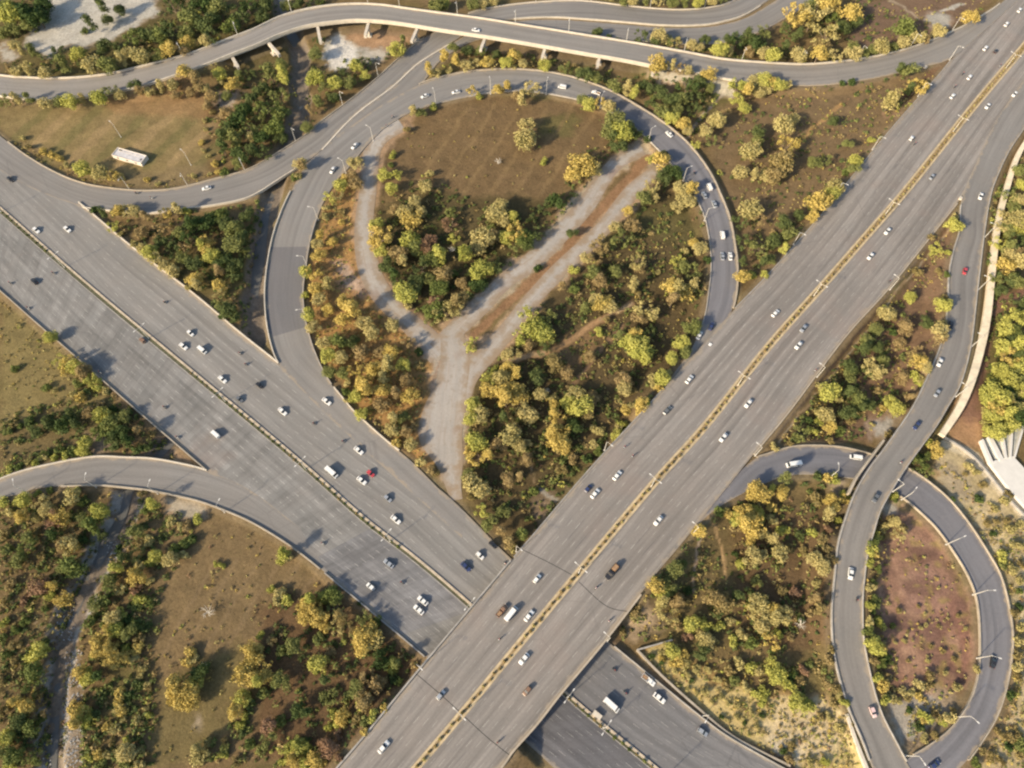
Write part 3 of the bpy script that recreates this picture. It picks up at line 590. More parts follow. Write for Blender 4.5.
# girder and fascia of the flyover, piers
L, N = edge_of("R3", 'b'); n = len(L); f0, f1 = int(frac("R3",'b',215,62)*n), int(frac("R3",'b',700,75)*n)
o = ribbon_wall("fascia_beam", L-np.array([0, 0, 1.9])+N*-.5, N, 1.6, .62, CONCW, fly, i0=f0, i1=f1); o.location -= fly.location
cl = ROADS["R3"]['c']
for px, py in ((271,50),(318,36),(367,30),(415,36),(484,44),(545,52),(600,60),(655,68),(232,62)):
    P, a = on_road("R3", px, py-6); r, i = nearest("R3", P.x, P.y); w_ = r['w'][i]; t = r['t'][i]; nx, ny = -t[1], t[0]
    gz = ground_z(P.x, P.y); mb = MB(); top = P.z-1.35
    mb.box((P.x, P.y, top-.7), (1.8, w_*.98, 1.2), a, 0); mb.box((P.x, P.y, top-1.7), (1.6, w_*.6, .9), a, 0)
    mb.box((P.x, P.y, (gz-1+top-2.1)/2), (1.4, 2.6, top-2.1-gz+1), a, 0); mb.box((P.x, P.y, gz+.1), (3.4, 4.4, .9), a, 0)
    # end cheek block seen at the deck side
    mb.box((P.x+ny*0-nx*(w_/2+.5), P.y-ny*(w_/2+.5), top-1.2), (1.7, 1.6, 1.9), a, 0)
    o = obj("pier", mb.mesh("pier", [CONCW]), fly); o.location = -fly.location

# overpass of the diagonal highway: girders, abutments, piers
ov = empty("overpass", at(517, 640, 0)); props(ov, "wide grey overpass carrying the diagonal highway across the wide highway", "bridge")
ax, bx = ROADS["R2L"], ROADS["R2R"]
iA = int(frac("R2L",'a',408,681)*ax['n']); iB = int(frac("R2L",'a',516,556)*ax['n'])
jA = int(frac("R2R",'b',528,735)*bx['n']); jB = int(frac("R2R",'b',628,610)*bx['n'])
PA, PB, QA, QB = [Vector(v) for v in (ax['a'][iA], ax['a'][iB], bx['b'][jA], bx['b'][jB])]
def slab(name, c4, z0, z1, m):
    mb = MB(); vs = [(p.x, p.y, z0) for p in c4]+[(p.x, p.y, z1) for p in c4]
    mb.add(vs, [(0,1,2,3),(7,6,5,4),(0,4,5,1),(1,5,6,2),(2,6,7,3),(3,7,4,0)]); o = obj(name, mb.mesh(name, [m]), ov); o.location = -ov.location; return o
lp = lambda p, q, t: p+(q-p)*t
for k in range(14):
    t0 = .012+k*.0715; t1 = t0+.035
    slab("girder", (lp(PA, QA, t0), lp(PB, QB, t0), lp(PB, QB, t1), lp(PA, QA, t1)), 5.0, 6.15, CONCG)
for s, (P_, Q_) in ((1, (PA, QA)), (-1, (PB, QB))):
    d = (PB-PA).normalized()*(1.2*s)
    slab("abutment", (P_, Q_, Q_-d, P_-d), -.5, 6.15, CONCG)
for t in (.5,):
    A_, B_ = lp(PA, PB, t), lp(QA, QB, t); d = (PB-PA).normalized()*.9
    slab("pier_cap", (lp(A_, B_, .01)-d, lp(A_, B_, .99)-d, lp(A_, B_, .99)+d, lp(A_, B_, .01)+d), 4.0, 4.98, CONCG)
    for k in range(10):
        c = lp(A_, B_, .03+k*.104); mb = MB(); mb.tube([(c.x, c.y, .3), (c.x, c.y, 4.0)], .65, 12); o = obj("pier", mb.mesh("pier", [CONCG]), ov); o.location = -ov.location
# expansion joints across the overpass
def joint(pl, label):
    P = np.array([at(x, y, 7.2) for x, y in smooth_line(pl, 12)]); P = np.array([[p[0], p[1], 7.21] for p in P])
    t = np.gradient(P[:, :2], axis=0); t /= np.hypot(*t.T)[:, None]; N = np.stack([-t[:, 1], t[:, 0], 0*t[:, 0]], 1)
    i = np.arange(11); V = np.vstack([P-N*.14, P+N*.14]); props(obj("expansion_joint", mesh_np("expansion_joint", V, np.stack([i, i+1, i+13, i+12], -1), (JOINT,))), label=label, kind="structure")
joint([(414,672),(440,694),(461,713)], "dark joint across the overpass"); joint([(465,717),(488,738),(512,757)], "dark joint across the overpass")
joint([(516,546),(545,568),(574,578)], "dark joint across the overpass") if False else None
joint([(521,549),(548,562),(574,576)], "dark joint across the overpass"); joint([(579,582),(606,606),(630,612)], "dark joint across the overpass")

# medians: earth strip between kerbs, with shrubs
EARTH = mat("median_earth", (.26, .19, .10), .95, noise=.45, nscale=.6)
EARTHD = mat("median_dark_earth", (.085, .085, .05), .95, noise=.4, nscale=.6)
def median(key_l, key_r, label_k, hk, kw, earth, km, name, sh, uw=None):
    A = ROADS[key_l]['b'].copy(); B = ROADS[key_r]['a'].copy(); d = B-A; wd = np.hypot(d[:, 0], d[:, 1])[:, None]; N = d/wd
    N[:, 2] = 0
    A2 = A-N*.15; B2 = B+N*.15; nz = np.array([0, 0, 1.0])
    for s_, (L_, M_, tx) in enumerate(((A2, N, sh[0]), (B2, -N, sh[1]))):
        o = ribbon_wall("kerb", L_, M_, hk[s_], kw[s_], km[s_], drop=.6); props(o, label=tx, kind="structure")
    E0 = A2+N*kw[0]; E1 = B2-N*kw[1]; E0[:, 2] += .10; E1[:, 2] += .10; n = len(E0); V = np.vstack([E0, E1]); i = np.arange(n-1)
    props(obj("median_soil", mesh_np("median_soil", V, np.stack([i, i+1, i+n+1, i+n], -1), (earth,))), label=label_k, kind="structure")
    return (E0+E1)/2, wd
M2c, M2w = median("R2L", "R2R", "earth strip in the median of the diagonal highway", (.22, .22), (1.0, 1.0), EARTH, (KERB, KERB), "", ("yellowish kerb of the planted median", "yellowish kerb of the planted median"))
KP = mat("kerb_pale_dust", (.45, .375, .28), .85, noise=.3, nscale=.4)
M1c, M1w = median("R1U", "R1L", "dark earth strip in the median of the wide highway", (.2, .4), (.3, 1.0), EARTHD, (CONCG, KP), "", ("grey kerb of the median", "pale dusty kerb of the median"))
# cream footpath and retaining strip beside the right slip road
def strip(name, A, z, wm_, m, label, h=.3, kind="structure", cat=None, n=60):
    P = smooth_line(A, n); W = np.array([at(x, y, zz) for (x, y), zz in zip(P, np.interp(np.linspace(0, 1, n), [q for q, _ in z], [q for _, q in z]))])
    t = np.gradient(W[:, :2], axis=0); t /= np.hypot(*t.T)[:, None]; N = np.stack([-t[:, 1], t[:, 0], 0*t[:, 0]], 1)
    wv = np.interp(np.linspace(0, 1, n), np.linspace(0, 1, len(wm_)), wm_)[:, None]
    nz = np.array([0, 0, 1.0]); L = W-N*wv/2; P4 = [L-nz*1.5, L+nz*h, L+N*wv+nz*h, L+N*wv-nz*1.5]; V = np.vstack(P4); i = np.arange(n-1)
    f = [np.stack([a*n+i, a*n+i+1, b_*n+i+1, b_*n+i], -1) for a, b_ in ((0, 1), (1, 2), (2, 3))]
    o = obj(name, mesh_np(name, V, np.vstack(f+[np.array([[0, n, 2*n, 3*n], [n-1, 4*n-1, 3*n-1, 2*n-1]])]), (m,)))
    return props(o, label=label, kind=kind, cat=cat)
SAND = mat("footpath_sandy_concrete", (.68, .58, .42), .9, noise=.2, nscale=.3)
strip("footpath", [(1042,120),(1027,140),(1016,160),(1006,192),(998,224),(992,274),(987,317),(979,354),(970,384),(959,409),(942,435)], [(0, 2.4), (.3, 2.8), (.6, 4), (1, 6.2)], [2.2, 2.6, 3.0, 3.2, 3.8, 3.6, 2.6], SAND, "cream footpath on the bank beside the right slip road")
strip("parapet", [(846,714),(855,740),(866,768),(880,800)], [(0, 1.6), (1, 1.4)], [1.2, 1.4], CONCW, "short white wall at the bottom of the slip road, left edge", h=.9, kind=None, cat="parapet", n=14)
strip("side_wall", [(883,441),(866,464),(856,478),(848,494)], [(0, 6.4), (1, 6.0)], [.9, .9], CONC, "short pale wall on the left edge of the bridge over the circular loop", h=1.1, kind=None, cat="wall", n=12)
strip("garden_wall", [(637,650),(655,645),(672,640)], [(0, .6), (1, .6)], [.6, .6], CONCG, "short grey wall at the corner of the yellow slope", h=.8, kind=None, cat="wall", n=10)
strip("retaining_wall", [(637,650),(662,676),(700,710),(735,738),(790,766)], [(0, .6), (1, .6)], [.8, .8], CONC, "long cream wall along the ditch at the foot of the yellow slope", h=.6, kind=None, cat="wall", n=30)
strip("field_wall", [(943,437),(960,447),(975,459),(988,474),(1000,489),(1012,503),(1030,522)], [(0, .5), (1, .5)], [.7, .7], CONCG, "thin dark curved wall across the pale sand at right", h=.8, kind=None, cat="wall", n=30)
# ---------------------------------------------------------------- vegetation
def leafmat(name, c1, c2, c3, trans=.12):
    m = bpy.data.materials.new(name); m.use_nodes = True; g = NG(m); n = g.n; b = n["Principled BSDF"]
    oi = n.new("ShaderNodeObjectInfo"); lv = g.attr("leaf", 2)
    c = g.mix(g.rng(lv, .0, 1.0), c1, c2); c = g.mix(g.rng(oi.outputs["Random"], .3, 1, 0, .65), c, c3)
    v = g.rng(oi.outputs["Random"], 0, 1, .82, 1.15); c = g.mix(1.0, c, g.comb(v, v, v), 'MULTIPLY')
    g.put(b.inputs["Base Color"], c); b.inputs["Roughness"].default_value = .8; b.inputs["Specular IOR Level"].default_value = .15
    tr = n.new("ShaderNodeBsdfTranslucent"); g.put(tr.inputs[0], c); ms = n.new("ShaderNodeMixShader"); ms.inputs[0].default_value = trans
    g.l.new(b.outputs[0], ms.inputs[1]); g.l.new(tr.outputs[0], ms.inputs[2]); g.l.new(ms.outputs[0], n["Material Output"].inputs[0])
    return m
LEAF = {
 'Y': leafmat("leaves_yellow", (.40,.31,.085), (.64,.49,.15), (.40,.31,.09)),
 'y': leafmat("leaves_khaki", (.31,.275,.10), (.52,.44,.18), (.36,.30,.13)),
 'L': leafmat("leaves_lime", (.27,.29,.06), (.46,.45,.11), (.36,.34,.09)),
 'G': leafmat("leaves_green", (.105,.14,.037), (.20,.235,.065), (.18,.175,.065)),
 'D': leafmat("leaves_dark_green", (.048,.078,.025), (.10,.145,.04), (.10,.11,.042)),
 'O': leafmat("leaves_olive_brown", (.22,.18,.065), (.36,.28,.12), (.28,.20,.10)),
 'R': leafmat("leaves_rust", (.22,.135,.075), (.32,.20,.12), (.26,.16,.10))}
BARK = mat("bark", (.16, .12, .085), .9, noise=.3, nscale=3)
DEAD = mat("bleached_wood", (.6, .55, .46), .8)
def leaves(centres, radii, per, size, rs, flat=.85, zmin=.05):
    """leaf quads on and inside the clumps"""
    Vs = []; at_ = []
    for (c, r, tone) in zip(centres, radii, rs.rand(len(centres))):
        n = max(8, int(per*r*r)); d = rs.normal(size=(n, 3)); d /= np.linalg.norm(d, axis=1)[:, None]
        rr = r*(1-.45*rs.rand(n)**2)*(1+.12*rs.normal(size=n)); p = np.array(c)+d*rr[:, None]*np.array([1, 1, flat])
        nr = d+rs.normal(size=(n, 3))*.55; nr /= np.linalg.norm(nr, axis=1)[:, None]
        a = np.cross(nr, rs.normal(size=(n, 3))); a /= np.linalg.norm(a, axis=1)[:, None]; b_ = np.cross(nr, a)
        s = size*(.6+.8*rs.rand(n))[:, None]
        q = np.stack([p-a*s-b_*s*.6, p+a*s-b_*s*.5, p+a*s*.8+b_*s*.7, p-a*s*.7+b_*s*.6], 1); q[:, :, 2] = np.maximum(q[:, :, 2], zmin)
        Vs.append(q.reshape(-1, 3)); at_.append(np.repeat(np.clip(tone*.6+rs.rand(n)*.5, 0, 1), 4))
    V = np.vstack(Vs); return V, np.concatenate(at_)
def leafmesh(name, V, A, m):
    F_ = np.arange(len(V)).reshape(-1, 4); return mesh_np(name, V, F_, (m,), attrs={"leaf": ('FLOAT', A)})
def crown_shape(rs, kind):
    """unit tree: crown about 1 wide in radius, height about 2"""
    C = []; Q = []
    if kind == 'tree':
        n = rs.randint(13, 18)
        for k in range(n):
            an = rs.rand()*6.283; r = .72*math.sqrt(rs.rand()); z = .75+rs.rand()*.75*(1.15-r*.75)
            C.append((r*math.cos(an), r*math.sin(an)*.92, z)); Q.append(.29+.2*rs.rand())
    elif kind == 'tall':
        for k in range(15):
            an = rs.rand()*6.283; z = .6+1.7*rs.rand(); r = .55*math.sqrt(rs.rand())*(1.15-z*.35)
            C.append((r*math.cos(an), r*math.sin(an), z)); Q.append(.22+.18*rs.rand())
    elif kind == 'open':
        for k in range(17):
            an = rs.rand()*6.283; r = .25+.72*rs.rand(); z = .7+rs.rand()*.7
            C.append((r*math.cos(an), r*math.sin(an), z)); Q.append(.13+.17*rs.rand())
    else:
        for k in range(8):
            an = rs.rand()*6.283; r = .6*math.sqrt(rs.rand()); C.append((r*math.cos(an), r*math.sin(an), .3+.45*rs.rand())); Q.append(.28+.2*rs.rand())
    return C, Q
PROTO = {}; proto_i = [0]
def tree_meshes(ty, kind, k):
    key = (ty, kind, k)
    if key in PROTO: return PROTO[key]
    rs = np.random.RandomState(100+k*17+len(kind)*7+ord(ty)); C, Q = crown_shape(rs, kind)
    per = {'tree': 620, 'tall': 620, 'open': 900, 'bush': 420}[kind]
    V, A = leaves(C, Q, per, {'tree': .062, 'tall': .062, 'open': .055, 'bush': .095}[kind], rs)
    cm = leafmesh("crown", V, A, LEAF[ty]); mb = MB()
    h = .35 if kind == 'bush' else .85
    mb.tube([(0, 0, -.1), (.01, .02, h*.5), (.02, 0, h)], [.07, .055, .045], 6)
    for c in C[:6]:
        mb.tube([(.01, .01, h*.6), (c[0]*.5, c[1]*.5, (h*.7+c[2])/2), c], [.04, .028, .012], 5)
    PROTO[key] = (cm, mb.mesh("trunk", [BARK])); return PROTO[key]
COLN = {'Y': 'bright yellow', 'y': 'pale khaki-yellow', 'L': 'yellow-green', 'G': 'mid-green', 'D': 'dark green', 'O': 'olive-brown', 'R': 'rusty brown'}
trees = []
def put_tree(px, py, rpx, ty, region, kind=None):
    rm = rpx/scale_at(py)
    if kind is None: kind = rnd.choice(['tree', 'tree', 'tree', 'open', 'tall', 'tree']) if rm > 3.2 else 'bush'
    zc = (1.1 if kind != 'bush' else .5)*rm; gz = 0.0
    for _ in range(3):
        p = at(px, py, gz+zc); gz = ground_z(p[0], p[1])
    if road_dist(p[0], p[1]) < (1.2 if kind == 'bush' else 1.0): 
        # step off the carriageway, keeping the crown over the verge
        best = None
        for k in range(24):
            for d in (2, 4, 6):
                x, y = p[0]+d*math.cos(k*.2618), p[1]+d*math.sin(k*.2618); q = road_dist(x, y)
                if q > 1.3 and (best is None or d < best[0]): best = (d, x, y)
        if best is None: return
        p = (best[1], best[2], 0); gz = ground_z(p[0], p[1])
    trees.append(dict(p=(p[0], p[1], gz), r=rm, ty=ty, kind=kind, reg=region, px=px, py=py, rz=rnd.random()*6.28, k=rnd.randint(0, 2 if kind == 'bush' else 3)))
T = {}   # tile offset -> list of (x, y, r, type) in quadruple-size tile coordinates; region
def tile(ox, oy, region, L):
    for t in L: put_tree(ox+t[0]/4, oy+t[1]/4, t[2]/4, t[3], region)
tile(0, 0, "grove at the top left corner beside the pale track", [(45,60,48,'L'),(50,115,30,'G'),(20,25,40,'G'),(100,40,50,'D'),(150,65,45,'D'),(170,15,40,'D'),(60,180,26,'y'),(90,208,22,'y'),(20,130,26,'G'),(110,95,30,'G')])
tile(0, 0, "pale track at the top left", [(420,45,34,'D'),(425,78,24,'G'),(480,40,26,'D'),(365,108,32,'D'),(340,125,18,'G')])
tile(0, 0, "hedge of bushes above the left end of the flyover", [(230,210,32,'D'),(140,215,30,'G'),(310,215,32,'L'),(70,280,28,'y'),(120,285,28,'y'),(180,290,28,'y'),(30,290,22,'O'),(260,270,35,'G'),(350,275,42,'y'),(430,265,38,'G'),(490,250,30,'y'),(535,240,40,'y'),(580,225,26,'O'),(510,212,26,'y'),(620,232,24,'G'),(675,200,38,'Y'),(750,175,32,'Y'),(810,178,26,'y'),(715,215,22,'O'),(410,180,32,'D'),(390,250,22,'G')])
tile(0, 0, "dark thicket at the top, above the flyover", [(540,140,42,'G'),(600,130,42,'D'),(650,150,40,'G'),(700,100,50,'D'),(760,60,48,'G'),(830,90,45,'D'),(880,40,45,'G'),(920,100,40,'G'),(960,50,45,'D'),(800,20,40,'D'),(700,30,45,'D'),(740,130,35,'G'),(850,150,32,'D'),(470,190,30,'D'),(990,20,36,'D'),(660,210,22,'D')])
tile(0, 0, "row of bushes below the left end of the flyover", [(20,402,30,'G'),(72,405,30,'y'),(125,408,28,'G'),(180,412,28,'y'),(232,405,26,'G'),(280,405,34,'L'),(335,400,24,'y'),(395,390,36,'L'),(438,365,28,'G'),(480,382,24,'y'),(540,345,26,'D'),(565,378,26,'O'),(600,368,24,'y'),(650,352,28,'y'),(690,342,26,'y'),(740,302,34,'Y'),(790,330,40,'O'),(705,378,22,'O'),(760,370,22,'O'),(845,385,28,'O'),(820,350,22,'y')])
tile(0, 0, "strip between the flyover and the green thicket at upper left", [(880,295,28,'L'),(930,335,30,'Y'),(880,330,20,'y'),(905,385,22,'G'),(960,300,24,'G'),(1005,300,24,'D')])
tile(0, 0, "row of bushes along the upper edge of the curved road at left", [(88,555,16,'y'),(110,590,20,'O'),(172,607,20,'Y'),(210,620,20,'Y'),(240,634,18,'Y'),(270,658,18,'y'),(330,670,34,'L'),(365,695,22,'y'),(405,690,36,'y'),(445,702,28,'Y'),(485,712,20,'y'),(590,718,15,'Y'),(632,735,15,'y'),(775,705,15,'y'),(840,698,12,'y')])
tile(0, 0, "right margin of the mown field at upper left", [(820,482,13,'y'),(826,518,13,'y'),(806,570,15,'Y'),(816,600,13,'y'),(835,626,13,'y'),(860,656,18,'Y'),(872,688,15,'Y'),(850,450,18,'O'),(830,420,22,'O'),(900,690,22,'G')])
tile(0, 0, "green thicket beside the stream at upper left", [(900,520,40,'D'),(950,480,42,'D'),(1000,520,40,'G'),(940,560,40,'G'),(890,590,38,'D'),(960,620,36,'D'),(1010,600,32,'D'),(1005,555,24,'y'),(950,655,24,'G'),(980,440,36,'D'),(905,450,30,'O'),(1005,400,32,'D')])
tile(256, 0, "green thicket beside the stream at upper left", [(20,350,34,'D'),(60,300,40,'G'),(110,310,36,'L'),(95,380,40,'G'),(40,430,44,'G'),(100,450,38,'G'),(70,510,40,'G'),(20,540,36,'D'),(95,550,28,'D'),(30,610,30,'D'),(10,470,30,'G'),(100,260,26,'G')])
tile(256, 0, "bank of the stream at the top, above the flyover", [(30,20,34,'D'),(20,70,30,'D'),(120,25,26,'G'),(170,10,24,'D'),(230,10,26,'D'),(260,12,18,'G'),(720,20,34,'G'),(750,15,26,'L'),(860,25,26,'G'),(900,20,22,'y'),(940,15,20,'y')])
tile(256, 0, "wedge between the stream and the curved road near the flyover piers", [(235,215,30,'G'),(250,160,24,'D'),(240,310,36,'L'),(315,330,34,'L'),(280,350,30,'G'),(400,260,30,'L'),(370,330,30,'G'),(435,300,22,'L'),(440,245,24,'D'),(560,195,34,'L'),(590,175,22,'G'),(250,400,26,'G'),(200,520,26,'G'),(215,450,22,'O'),(360,285,24,'D'),(310,390,24,'D')])
tile(256, 0, "planted wedge between the two carriageways above the loop", [(235,600,28,'G'),(205,630,28,'y'),(185,670,26,'O'),(165,700,22,'y'),(225,635,18,'G'),(155,720,20,'G')])
tile(256, 0, "row of bushes between the flyover and the loop ramp", [(755,235,32,'Y'),(800,255,28,'Y'),(835,270,26,'y'),(870,265,28,'y'),(910,255,28,'Y'),(950,260,26,'y'),(1000,265,28,'L'),(680,305,28,'Y'),(720,300,22,'y'),(790,190,24,'G'),(850,200,24,'D'),(770,285,18,'y'),(900,200,22,'G'),(960,215,20,'D')])
tile(512, 0, "row of bushes between the flyover and the loop ramp", [(10,225,34,'Y'),(45,255,22,'y'),(75,262,18,'O'),(130,258,26,'L'),(200,275,26,'G'),(290,300,34,'D'),(250,300,24,'G'),(330,310,28,'G'),(400,340,30,'G'),(5,262,20,'y')])
tile(512, 0, "dark thicket between the flyover and the loop ramp", [(450,360,30,'y'),(490,380,28,'L'),(540,350,34,'D'),(590,370,34,'D'),(640,400,34,'D'),(700,340,40,'D'),(680,400,34,'G'),(730,380,34,'D'),(750,330,30,'D'),(600,440,32,'G'),(640,470,32,'L'),(690,495,34,'Y'),(700,525,22,'y'),(730,430,26,'D'),(560,410,28,'D'),(790,350,24,'G'),(660,440,26,'G')])
tile(512, 0, "light bushes beside the abutment of the flyover", [(580,270,40,'Y'),(640,270,24,'y'),(670,275,22,'O'),(700,285,22,'y'),(785,305,30,'Y'),(900,350,38,'L'),(940,370,34,'Y'),(905,395,32,'L'),(980,330,36,'y'),(1010,320,32,'L'),(930,430,26,'L'),(990,370,26,'y'),(820,480,36,'y'),(780,520,30,'y'),(740,580,22,'L'),(800,560,26,'G'),(860,450,24,'O'),(1015,360,26,'y')])
tile(512, 0, "dark bushes between the flyover and the road at the top", [(362,120,22,'D'),(405,130,18,'D'),(447,142,14,'D'),(520,148,30,'D'),(600,140,34,'y'),(630,160,22,'G'),(660,168,24,'y'),(720,180,24,'y'),(750,190,20,'y'),(770,160,24,'D'),(825,205,34,'L'),(870,215,20,'y'),(900,160,36,'D'),(940,150,38,'D'),(980,170,36,'D'),(1005,130,32,'G'),(1010,215,28,'y'),(950,205,24,'O'),(870,160,28,'D'),(570,165,22,'D'),(680,150,20,'D')])
tile(512, 0, "strip of bushes at the very top right of the flyover's road", [(380,5,22,'y'),(430,5,24,'G'),(480,8,24,'y'),(530,10,24,'G'),(580,15,24,'y'),(640,18,26,'G'),(690,18,26,'G'),(740,12,26,'L'),(790,8,24,'y'),(840,2,22,'G')])
tile(768, 0, "tall clump of yellow trees at the top right", [(110,60,55,'Y'),(200,40,55,'y'),(250,20,48,'Y'),(330,50,48,'Y'),(170,90,36,'y'),(240,135,55,'y'),(225,170,38,'O'),(120,150,28,'D'),(280,70,40,'G'),(80,120,30,'D'),(300,110,32,'D'),(170,20,36,'G'),(350,85,30,'D')])
tile(768, 0, "hedge above the right end of the flyover's slip road", [(20,225,34,'L'),(70,195,26,'D'),(115,230,34,'y'),(160,215,26,'O'),(205,225,38,'Y'),(270,225,34,'y'),(340,180,24,'G'),(340,225,34,'y'),(390,220,22,'G'),(420,200,24,'G'),(468,195,36,'y'),(540,110,44,'G'),(600,150,30,'y'),(540,185,30,'y'),(570,130,24,'G'),(690,120,32,'y'),(825,68,36,'Y'),(60,235,20,'O'),(500,205,20,'G'),(640,170,20,'O')])
tile(768, 0, "brown field between the flyover's slip road and the diagonal highway", [(570,285,34,'G'),(520,290,26,'D'),(600,340,42,'Y'),(490,405,46,'y'),(630,350,20,'y'),(560,370,28,'D'),(70,500,46,'y'),(75,580,48,'Y'),(60,640,50,'O'),(30,690,44,'O'),(105,480,28,'y'),(260,480,24,'D'),(320,580,24,'G'),(190,650,30,'G'),(280,740,38,'y'),(350,640,28,'L'),(230,640,24,'G'),(415,560,18,'L'),(350,690,26,'G'),(320,320,20,'D'),(280,318,16,'D'),(40,345,30,'L'),(10,335,28,'Y'),(75,345,22,'y'),(310,690,18,'G')])
tile(512, 0, "brown field between the flyover's slip road and the diagonal highway", [(960,600,44,'y'),(910,690,34,'y'),(965,705,28,'y'),(1010,700,28,'y'),(990,530,30,'D'),(985,560,26,'G')])
tile(512, 192, "brown field between the flyover's slip road and the diagonal highway", [(960,60,50,'y'),(990,110,32,'O'),(925,200,34,'D'),(985,210,44,'G'),(920,340,30,'Y'),(960,330,24,'L'),(900,280,24,'D'),(910,120,30,'D'),(1000,290,28,'D'),(1000,340,20,'L')])
tile(768, 192, "brown field between the flyover's slip road and the diagonal highway", [(205,40,48,'Y'),(180,95,28,'Y'),(245,10,30,'L'),(270,15,28,'L'),(60,120,34,'D'),(90,170,30,'G'),(60,230,26,'L'),(20,200,32,'D'),(10,270,24,'G'),(120,90,24,'D')])
tile(512, 0, "inside the top of the loop", [(60,500,34,'y'),(55,550,48,'y'),(75,580,30,'y'),(80,360,34,'y'),(40,400,34,'y'),(20,380,22,'O'),(125,645,20,'L'),(280,650,56,'Y'),(250,690,40,'Y'),(320,670,36,'y'),(310,415,30,'L'),(350,410,26,'Y'),(390,425,28,'y'),(280,400,24,'G'),(410,480,44,'G'),(380,520,40,'G'),(440,530,44,'L'),(470,510,30,'G'),(430,580,34,'D'),(400,560,30,'D'),(500,540,24,'D')])
tile(512, 0, "end of the abandoned twin road inside the loop", [(600,640,44,'Y'),(560,640,26,'L'),(640,690,38,'D'),(600,710,34,'D'),(560,745,36,'y'),(680,750,34,'y'),(720,750,30,'Y'),(540,560,20,'D'),(650,620,22,'D')])
tile(256, 0, "inside the top of the loop", [(630,450,26,'y'),(660,450,22,'G'),(712,430,20,'L'),(870,360,24,'Y'),(895,385,20,'L'),(965,360,26,'Y'),(1005,350,24,'Y'),(545,620,20,'L'),(510,695,28,'L'),(558,697,28,'L'),(540,752,28,'L'),(680,740,30,'y'),(695,700,22,'y'),(600,520,20,'O'),(540,660,14,'G')])
tile(256, 0, "strip between the loop ramp and the abandoned side road", [(375,650,26,'y'),(405,670,28,'y'),(335,740,30,'L'),(385,700,24,'O'),(450,580,22,'G'),(400,730,30,'O'),(440,620,18,'y'),(350,710,18,'Y')])
tile(256, 192, "strip between the loop ramp and the abandoned side road", [(290,25,28,'L'),(330,15,24,'y'),(345,122,18,'Y'),(280,95,22,'y'),(262,180,30,'Y'),(305,200,24,'Y'),(245,210,26,'y'),(250,255,30,'Y'),(235,320,34,'Y'),(290,370,36,'y'),(240,390,36,'Y'),(250,430,32,'y'),(290,470,28,'Y'),(180,320,28,'L'),(180,410,20,'L'),(385,480,48,'Y'),(350,440,34,'Y'),(430,520,34,'y'),(350,510,34,'Y'),(460,560,34,'y'),(280,60,20,'y'),(345,80,20,'O'),(210,490,30,'L'),(230,540,30,'y'),(330,590,36,'G'),(290,650,34,'L'),(270,600,30,'y'),(340,660,30,'y'),(420,640,34,'O'),(390,600,28,'D'),(530,690,44,'y'),(470,710,38,'Y'),(540,640,32,'Y'),(400,710,30,'Y'),(350,720,28,'G'),(610,600,28,'O'),(645,640,24,'D'),(590,690,30,'L'),(545,530,32,'y'),(500,640,28,'O'),(650,690,24,'O'),(420,760,34,'Y'),(510,750,36,'y'),(290,720,28,'G'),(360,760,24,'y'),(600,750,30,'O')])
tile(256, 384, "strip between the loop ramp and the abandoned side road", [(440,30,48,'Y'),(500,20,40,'Y'),(400,50,30,'L'),(360,30,22,'G'),(350,70,18,'y'),(420,120,28,'L'),(450,110,24,'Y'),(615,50,36,'Y'),(560,40,34,'O'),(550,140,34,'y'),(590,130,28,'G'),(540,180,32,'y'),(570,170,28,'G'),(620,240,30,'y'),(560,240,24,'Y'),(600,190,28,'O'),(475,158,10,'y'),(660,320,26,'y'),(700,340,26,'O'),(730,370,20,'O'),(640,180,24,'O'),(500,80,34,'O')])
tile(256, 192, "dark grove west of the abandoned twin road", [(480,130,30,'L'),(475,180,56,'Y'),(470,210,36,'Y'),(500,230,30,'L'),(590,80,34,'y'),(620,100,44,'Y'),(640,40,30,'y'),(660,80,26,'y'),(550,70,26,'O'),(620,190,44,'L'),(640,220,36,'G'),(680,210,36,'R'),(705,190,26,'R'),(780,125,38,'R'),(785,80,28,'G'),(795,185,24,'L'),(570,240,46,'O'),(590,280,28,'y'),(540,230,28,'O'),(730,250,46,'L'),(700,270,36,'G'),(835,250,44,'L'),(850,240,30,'O'),(900,180,50,'y'),(940,175,40,'O'),(890,220,34,'y'),(965,80,46,'y'),(990,110,34,'y'),(975,50,30,'y'),(1005,175,34,'L'),(890,310,44,'L'),(930,310,30,'L'),(595,400,48,'L'),(630,390,32,'G'),(730,380,40,'G'),(690,350,28,'G'),(710,470,44,'G'),(760,480,48,'y'),(720,440,30,'R'),(810,470,48,'O'),(840,440,40,'O'),(800,510,38,'y'),(750,330,36,'O'),(790,330,24,'G'),(820,360,28,'O'),(610,450,24,'y'),(890,380,36,'D'),(560,340,36,'D'),(520,290,34,'D'),(660,300,40,'D'),(960,300,28,'D'),(640,350,36,'D'),(690,510,28,'G')])
tile(512, 192, "dark grove west of the abandoned twin road", [(20,160,46,'Y'),(50,190,38,'G'),(80,170,34,'D'),(20,220,30,'G'),(130,60,28,'D'),(180,40,36,'D'),(90,110,24,'D'),(60,230,26,'D'),(5,110,30,'L')])
tile(256, 192, "tip of the brown median of the abandoned road", [(850,620,34,'L'),(840,645,22,'y')])
tile(512, 192, "dirt of the abandoned twin road", [(200,155,24,'D'),(70,280,22,'D'),(180,175,16,'G')])
